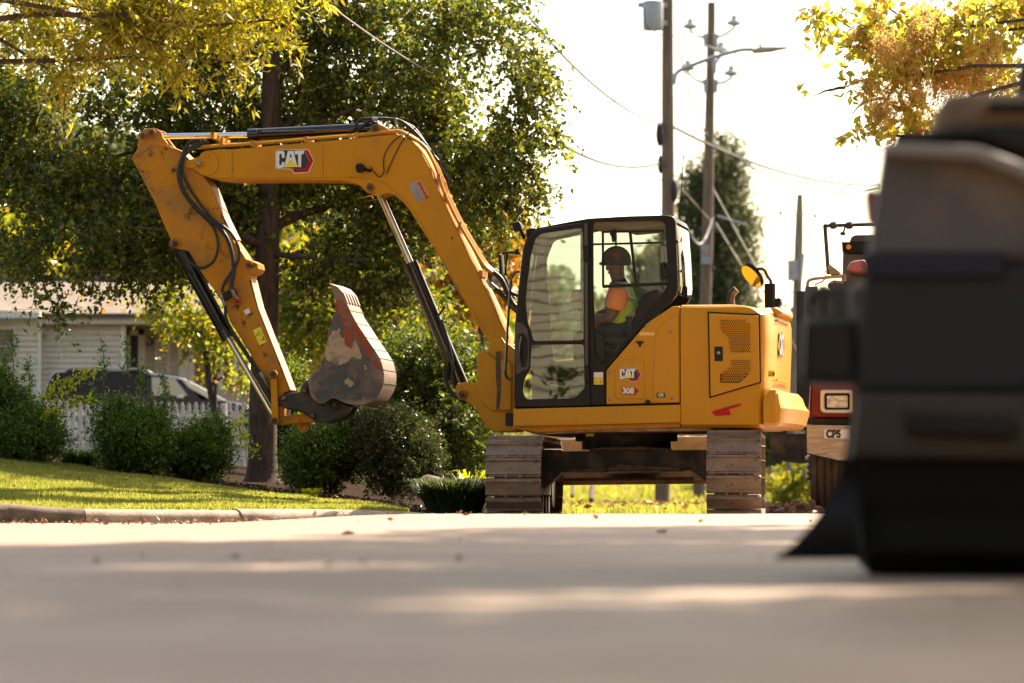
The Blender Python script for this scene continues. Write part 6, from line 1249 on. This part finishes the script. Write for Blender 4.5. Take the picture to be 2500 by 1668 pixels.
# face details, ear and fingers
MB().ball(tuple(q(255, 400)), .018, .018, .025).ball(tuple(q(375, 410, -.082)), .018, .01, .032).ball(tuple(q(262, 372, -.03)), .012).ball(tuple(q(275, 455, -.0)), .016, .03, .010).build('face', Msk, PER)
fv = []; fe = []; fr_ = []
for k, (dx_, dy_, ln) in enumerate([(0, -.03, .9), (0, -.01, 1), (0, .012, .95), (0, .032, .8), (20, -.045, .6)]):
    base = q(92 + dx_, 975, -.16 + dy_); n0 = len(fv)
    fv += [base, q(60 + dx_, 965 - k, -.16 + dy_ * 1.1), q(35 + dx_ + (1 - ln) * 30, 985, -.16 + dy_ * 1.1), q(45 + dx_ + (1 - ln) * 20, 1015, -.16 + dy_)]; fe += [(n0, n0 + 1), (n0 + 1, n0 + 2), (n0 + 2, n0 + 3)]; fr_ += [.011, .010, .009, .008]
for k in range(5):
    skin('finger', fv[4 * k:4 * k + 4], [(0, 1), (1, 2), (2, 3)], fr_[:4], Msk, PER, 1)
skin('vest', [q(470, 1090), q(450, 1000), q(428, 850), q(412, 720), q(400, 620), q(388, 575)], [(0, 1), (1, 2), (2, 3), (3, 4), (4, 5)], [(.20, .15), (.205, .155), (.21, .15), (.195, .13), (.14, .10), (.085, .08)], Mve, PER)
skin('shirt_sleeve', [q(395, 640, -.16), q(368, 720, -.215), q(350, 820, -.235), q(338, 905, -.24)], [(0, 1), (1, 2), (2, 3)], [.085, .098, .092, .085], Mor, PER)
skin('shirt_sleeve', [q(405, 640, .16), q(380, 720, .21), q(340, 820, .23)], [(0, 1), (1, 2)], [.08, .085, .08], Mor, PER)
skin('shirt_hem', [q(480, 1120), q(490, 1165)], [(0, 1)], [(.19, .15), (.185, .15)], Mor, PER)
skin('trousers', [q(480, 1200), q(380, 1180, -.1), q(240, 1160, -.14), q(80, 1170, -.15), q(60, 1400, -.14), q(380, 1190, .1), q(200, 1170, .13), q(60, 1180, .13), q(30, 1400, .13)], [(0, 1), (1, 2), (2, 3), (3, 4), (0, 5), (5, 6), (6, 7), (7, 8)], [(.18, .15), .12, .105, .095, .075, .12, .105, .095, .075], Mje, PER)
for p_, r_ in (([(352, 600, -.12), (400, 585, -.12), (450, 640, -.16), (500, 740, -.17), (530, 760, -.1)], .020), ([(290, 640, -.10), (250, 760, -.12), (235, 880, -.1)], .018)):
    MB().tube(sm([tuple(q(*t)) for t in p_], 4), r_, 8).build('reflective_band', Mgr, PER)
hbp = []
for k in range(15):
    t = 2 * math.pi * k / 14; c_ = q(445, 960); hbp.append((c_.x + .214 * math.cos(t), c_.y + .160 * math.sin(t), c_.z + .01 * math.cos(t)))
MB().tube(hbp, .022, 6).build('reflective_band', Mgr, PER)
cap = MB(); c_ = q(355, 330); 
for k in range(1): cap.ball((c_.x, c_.y, c_.z + .012), .128, .10, .125, 12)
cap.v = [v if v[2] > c_.z - .03 else (v[0] * .98 + c_.x * .02, v[1], c_.z - .03) for v in cap.v]
bx_ = q(235, 345); cap.plate(rnd([(bx_.x - .05, bx_.z), (bx_.x + .03, bx_.z + .03), (bx_.x + .03, bx_.z + .012), (bx_.x - .05, bx_.z - .018)], .005), c_.y - .07, c_.y + .07, .004)
CAP = cap.build('cap', Mcap, PER)
MB().plate(rnd([(c_.x + .02, c_.z + .03), (c_.x + .04, c_.z + .05), (c_.x + .0, c_.z + .07), (c_.x - .015, c_.z + .05)], .004), c_.y - .104, c_.y - .085, .002).build('cap_emblem', MRD, CAP)
# ================================================================== RED TRUCK (facing the camera)
YT = 36.0
TF = Frame((W(2170, 1250, YT).x, YT + .6, -.03), R(7))
TK = empty('red_truck', TF.o, -TF.yaw, 'red heavy truck facing the camera, mostly hidden by the blurred vehicle', 'truck')
def tl(z, x, y, Y=YT): p = TF.p(z, x, y, Y - TF.o.y); return p.x, p.z
def tpoly(z, pts, Y=YT): return [tl(z, x, y, Y) for x, y in pts]
def ty(Y): return Y - TK.location.y
BM = MB().plate(tpoly('v', [(288, 571), (700, 578), (1150, 571), (1150, 740), (960, 785), (480, 785), (290, 741)]), ty(YT), ty(YT + .3), .01).build('bumper', M['sillver'], TK)
MB().plate(tpoly('v', [(391, 602), (540, 602), (540, 652), (391, 652)]), ty(YT - .004), ty(YT), .001).build('number_plate', MWH, BM)
A_ = tl('v', 446, 628); hh = 44 / 2.412 * YT / FPX
MB().text('CP5', hh, lambda u, v, o: (A_[0] + u, ty(YT - .006) - o, A_[1] + v), .06, sx=.82).build('lettering', MK, BM, 0)
MB().plate(tpoly('v', [(310, 535), (1130, 535), (1130, 570), (310, 568)]), ty(YT + .1), ty(YT + .25), .005).build('bumper_gap', M['mudframe'], TK)
FD = MB().plate(rnd(tpoly('v', [(300, 530), (312, 330), (330, 300), (700, 290), (1100, 300), (1130, 530)]), .02), ty(YT + .02), ty(YT + 1.2), .02).build('hood', M['red'], TK)
MB().plate(tpoly('v', [(296, 530), (308, 345), (316, 330), (312, 345), (304, 530)]), ty(YT + .0), ty(YT + .06), .003).build('fender_edge', M['sillver'], FD)
hl = MB().plate(rnd(tpoly('v', [(368, 364), (562, 364), (564, 506), (386, 506), (368, 488)]), .03), ty(YT - .03), ty(YT + .03), .012, holes=[rnd(tpoly('v', [(394, 388), (542, 388), (542, 482), (396, 482)]), .02)]).build('headlight', mat('chrome_surround', (.55, .50, .42), .3, .8), FD)
MB().plate(rnd(tpoly('v', [(396, 390), (540, 390), (540, 480), (398, 480)]), .02), ty(YT - .01), ty(YT + .01), .008, holes=[rnd(tpoly('v', [(404, 398), (532, 398), (532, 473), (406, 473)]), .015)]).build('lamp_bezel', M['black'], hl)
MB().plate(rnd(tpoly('v', [(404, 398), (532, 398), (532, 473), (406, 473)]), .015), ty(YT + .0), ty(YT + .02), .006).build('lens', mat('headlight_lens', (.42, .34, .22), .08, .3, c2=(.75, .65, .5), ns=9, coat=1.0, stretch=(1, 1, 3), bump=.6, bs=60), hl)
# tyre with grooves
tcx = tl('v', 430, 900)[0]; r_t = .50; zt = .50; yt = ty(YT + .75)
wd = (tl('v', 560, 900)[0] - tl('v', 303, 900)[0]) / 2
prof = []
for k in range(7):
    u = -wd + 2 * wd * k / 6
    prof += [(u + .012 if k else u, r_t - (.012 if k in (0, 6) else 0))]
    if k < 6: prof += [(u + 2 * wd / 6 - .012, r_t), (u + 2 * wd / 6 - .010, r_t - .015), (u + 2 * wd / 6 + .004, r_t - .015)]
m_ = MB(); loops = []
for k in range(49):
    t = 2 * math.pi * k / 48; z_ = .004 * (-1) ** k; loops.append([(tcx + u + z_, yt - rr * math.cos(t), zt + rr * math.sin(t)) for u, rr in [(-wd, .3)] + prof + [(wd, .3)]])
n = len(loops[0]); vs = [v for l in loops for v in l]; fs = [(i * n + k, i * n + k + 1, (i + 1) * n + k + 1, (i + 1) * n + k) for i in range(48) for k in range(n - 1)]
TY = m_.add(vs, fs).build('wheel', mat('dusty_tyre_rubber', (.055, .042, .034), .8, c2=(.09, .068, .05), ns=9), TK, 30)
MB().tube([(tcx - wd, yt, zt), (tcx + wd, yt, zt)], .3, 24).build('rim', M['sillver'], TY)
m_ = MB()
for y in (765, 812, 850, 880): c_ = tl('v', 290, y); m_.ball((c_[0], ty(YT + .4), c_[1]), .035, .06, .03, 6)
m_.build('wheel_nut', M['sillver'], TK)
# cab, hopper, lamps, pipes
MB().plate(rnd(tpoly('r', [(205, 122), (700, 122), (700, 820), (240, 820), (200, 320)]), .02), ty(YT + .9), ty(YT + 2.6), .02).build('cab', mat('dark_maroon_cab', (.022, .012, .012), .35, coat=.4), TK)
MB().plate(rnd(tpoly('r', [(240, 118), (250, 92), (270, 82), (700, 80), (700, 120)]), .01), ty(YT + .8), ty(YT + 2.4), .01).build('roof', M['grey'], TK)
MB().plate(tpoly('r', [(200, 118), (700, 118), (700, 175), (240, 178), (203, 168)]), ty(YT + .8), ty(YT + .9), .01).build('sun_visor', M['black'], TK)
c_ = tl('r', 237, 145); MB().tube([(c_[0], ty(YT + .81), c_[1]), (c_[0], ty(YT + .77), c_[1])], [.028, .024], 16).build('marker_lamp', M['amber'], TK)
def tt(z, pts, Y): return [(*(lambda q: (q[0], ty(Y), q[1]))(tl(z, x, y, Y)),) for x, y in pts]
m_ = MB().tube(tt('r', [(152, 310), (146, 260), (133, 75), (131, 66), (140, 62)], YT + .5), .020, 8).tube(tt('r', [(133, 66), (160, 64), (420, 56)], YT + .5), .018, 8)
for x in (175, 255): m_.tube(tt('r', [(x - 20, 65), (x - 12, 64), (x + 12, 62), (x + 18, 61)], YT + .5), [.018, .036, .036, .018], 10)
m_.tube(tt('r', [(235, 62), (228, 90), (222, 108)], YT + .5), .01, 6).ball((*tt('r', [(222, 104)], YT + .5)[0],), .03, None, .02, 6).build('cross_pipe', M['mudframe'], TK)
MB().tube(tt('r', sm([(44, 378), (46, 350), (62, 336), (110, 328), (235, 318)], 4), YT + .3), .016, 8).tube(tt('r', [(80, 362), (120, 345), (140, 325)], YT + .3), .008, 6).tube(tt('r', [(160, 355), (175, 345), (225, 350)], YT + .4), .014, 6).tube(tt('r', [(226, 310), (228, 345)], YT + .3), .024, 8).tube(tt('r', [(135, 288), (138, 330)], YT + .3), .006, 5).build('mirror_arm', M['tan'], TK)
MB().plate(rnd(tpoly('r', [(33, 372), (95, 370), (96, 560), (26, 560)], YT + .3), .01), ty(YT + .25), ty(YT + .35), .01).build('wing_mirror', M['grey'], TK)
MB().plate(sm(tpoly('r', [(150, 275), (165, 264), (195, 285), (215, 310), (195, 318), (158, 310)], YT + .45), 3, True), ty(YT + .3), ty(YT + .55), .02).build('horn', mat('brass_horn', (.25, .19, .11), .35, .7), TK)
MB().plate(sm(tpoly('r', [(246, 290), (262, 255), (300, 244), (340, 246), (345, 300), (262, 300)], YT + .6), 3, True), ty(YT + .4), ty(YT + .8), .03).build('mirror_housing', mat('dusty_red_plastic', (.36, .10, .10), .5), TK)
c_ = tl('r', 303, 266); MB().ball((c_[0], ty(YT + .45), c_[1]), .03, .06, .016, 6).build('turn_signal', M['amber'], TK)
MB().plate(rnd(tpoly('r', [(148, 372), (160, 352), (230, 362), (232, 395), (205, 400), (160, 395)], YT + .7), .01), ty(YT + .5), ty(YT + .9), .012).plate(tpoly('r', [(155, 395), (205, 398), (200, 600), (150, 600)], YT + .7), ty(YT + .55), ty(YT + .9), .01).build('air_cleaner', M['grey'], TK)
MB().box(-1.1, 1.4, .6, 6.5, .55, .8).build('chassis', M['mudframe'], TK)
MB().box(-.95, 1.4, 2.8, 6.5, .9, 2.3).build('tipper_body', mat('dark_tipper', (.03, .02, .02), .6), TK)

# ================================================================== BLURRED VEHICLE CLOSE TO THE CAMERA
YV = 10.3
VF = Frame((W(2330, 1400, YV).x, YV, 0), R(8.5))
VH = empty('work_vehicle', VF.o, -VF.yaw, 'out of focus dark grey work vehicle close to the camera on the right', 'work vehicle')
def vl(x, y, Y=YV): p = VF.p('s', x, y, Y - YV); return p.x, p.z
def vp(pts, Y=YV): return [vl(x, y, Y) for x, y in pts]
def vb(name, pts, Ya, Yb, m, bev=.02, par=None, r=.0):
    P_ = vp(pts, Ya); P_ = rnd(P_, r) if r else P_
    return MB().plate(P_, Ya - VH.location.y, Yb - VH.location.y, bev).build(name, m, par or VH)
Mv1 = mat('patchy_grey_vehicle_paint', (.095, .082, .080), .6, c2=(.17, .125, .09), ns=3.2, lo=.50, hi=.62)  # grey with random tan-brown patches
Mv2 = mat('dark_vehicle_panel', (.015, .014, .017), .7, c2=(.026, .019, .015), ns=2, lo=.5, hi=.65)
Mv3 = mat('dark_brown_bumper', (.035, .022, .014), .6, c2=(.05, .03, .012), ns=2)
P = vb('side_panel', [(2155, 352), (2200, 345), (2380, 352), (2490, 392), (2620, 470), (2900, 560), (2900, 640), (2112, 640)], YV - .35, YV + 1.6, Mv1, .03, r=.02)
vb('panel_highlight', [(2158, 346), (2390, 356), (2500, 398), (2620, 478), (2618, 512), (2480, 430), (2380, 392), (2150, 378)], YV - .42, YV + 1.5, mat('painted_highlight', (.26, .22, .185), .6), .015, P)  # soft highlight along the panel top, put in as a lighter strip
vb('lower_panel', [(2112, 640), (2900, 640), (2900, 955), (2088, 955), (2096, 800)], YV - .33, YV + 1.6, Mv2, .02)
vb('stripe', [(2110, 620), (2450, 620), (2450, 672), (2106, 672)], YV - .36, YV - .34, mat('navy_stripe', (.010, .010, .026), .7), .002)
vb('hood', [(2170, 348), (2230, 322), (2300, 308), (2420, 300), (2900, 300), (2900, 580), (2620, 470), (2490, 392), (2380, 352)], YV - .1, YV + 1.7, M['black'], .03, r=.02)
CP_ = vb('canopy', [(2272, 322), (2284, 268), (2305, 236), (2340, 226), (2900, 226), (2900, 325)], YV + .1, YV + 1.8, mat('tan_canopy', (.26, .17, .10), .6, c2=(.16, .10, .06), ns=3), .03, r=.02)
vb('canopy_stripe', [(2395, 262), (2900, 262), (2900, 312), (2385, 308)], YV + .05, YV + .1, mat('dark_amber_stripe', (.16, .065, .008), .5), .005, CP_); vb('canopy_band', [(2415, 250), (2900, 250), (2900, 268), (2410, 270)], YV + .03, YV + .08, M['black'], .005, CP_)
vb('exhaust_stack', [(2476, 232), (2488, 150), (2900, 130), (2900, 236)], YV + .6, YV + .9, M['grey'], .02)
vb('bumper', [(2088, 955), (2900, 960), (2900, 1130), (2070, 1120)], YV - .4, YV + 1.6, Mv3, .03)
vb('plate_recess', [(2208, 1012), (2470, 1020), (2482, 1040), (2480, 1072), (2210, 1060)], YV - .44, YV - .39, M['black'], .01, r=.01)
vb('underbody', [(2080, 1120), (2900, 1130), (2900, 1360), (2100, 1352)], YV - .2, YV + 1.6, mat('black_underbody', (.006, .006, .006), .9), .03)
m_ = MB(); c_ = vl(2420, 1180, YV - 1.2)
wr = .36; m_.tube([(-.26, .1, wr), (-.23, .1, wr), (.5, .1, wr), (.53, .1, wr)], [wr - .03, wr, wr, wr - .03], 40)
m_.build('wheel', mat('black_tyre', (.008, .007, .007), .9), VH)
TLm = vb('tail_lamp', [(2108, 470), (2128, 455), (2150, 480), (2140, 560), (2115, 545)], YV + .3, YV + .6, mat('red_lamp_plastic', (.30, .05, .045), .4), .02, r=.02)
vb('side_box', [(1960, 782), (2090, 778), (2096, 936), (1955, 932)], YV - .3, YV + .2, M['black'], .02, r=.01)
MB().plate(vp([(1972, 725), (2008, 700), (2100, 700), (2100, 790), (1972, 790)], YV), -.1, .1, .01, holes=[circ(*vl(2012, 748), .026, 16)]).build('bracket', M['grey'], VH)
vb('hinge_cover', [(2068, 700), (2112, 690), (2104, 960), (2080, 960)], YV - .28, YV + .3, Mv1, .03)
# hanging rubber mudflap, curving outward at the foot
prof = sm([(2070, 1010), (2066, 1080), (2052, 1150), (2025, 1215), (1985, 1275), (1938, 1328), (1886, 1366)], 4)
vs = []; n = len(prof)
for Ya in (YV - .25, YV - .235):
    for x, y in prof:
        a = vl(x, y, Ya); vs.append((a[0] + (.0 if Ya < YV - .24 else .0), Ya - YV, a[1]))
    for k, (x, y) in enumerate(prof):
        a = vl(2100, y, Ya); vs.append((a[0], Ya - YV + .05 * math.sin(k * .3), a[1]))
fs = []
for s_ in (0, 2 * n):
    for k in range(n - 1): fs.append((s_ + k, s_ + k + 1, s_ + n + k + 1, s_ + n + k))
fs += [(k, k + 1, 2 * n + k + 1, 2 * n + k) for k in range(n - 1)]
MB().add(vs, fs).build('mudflap', mat('black_mudflap', (.007, .006, .006), .85), VH)
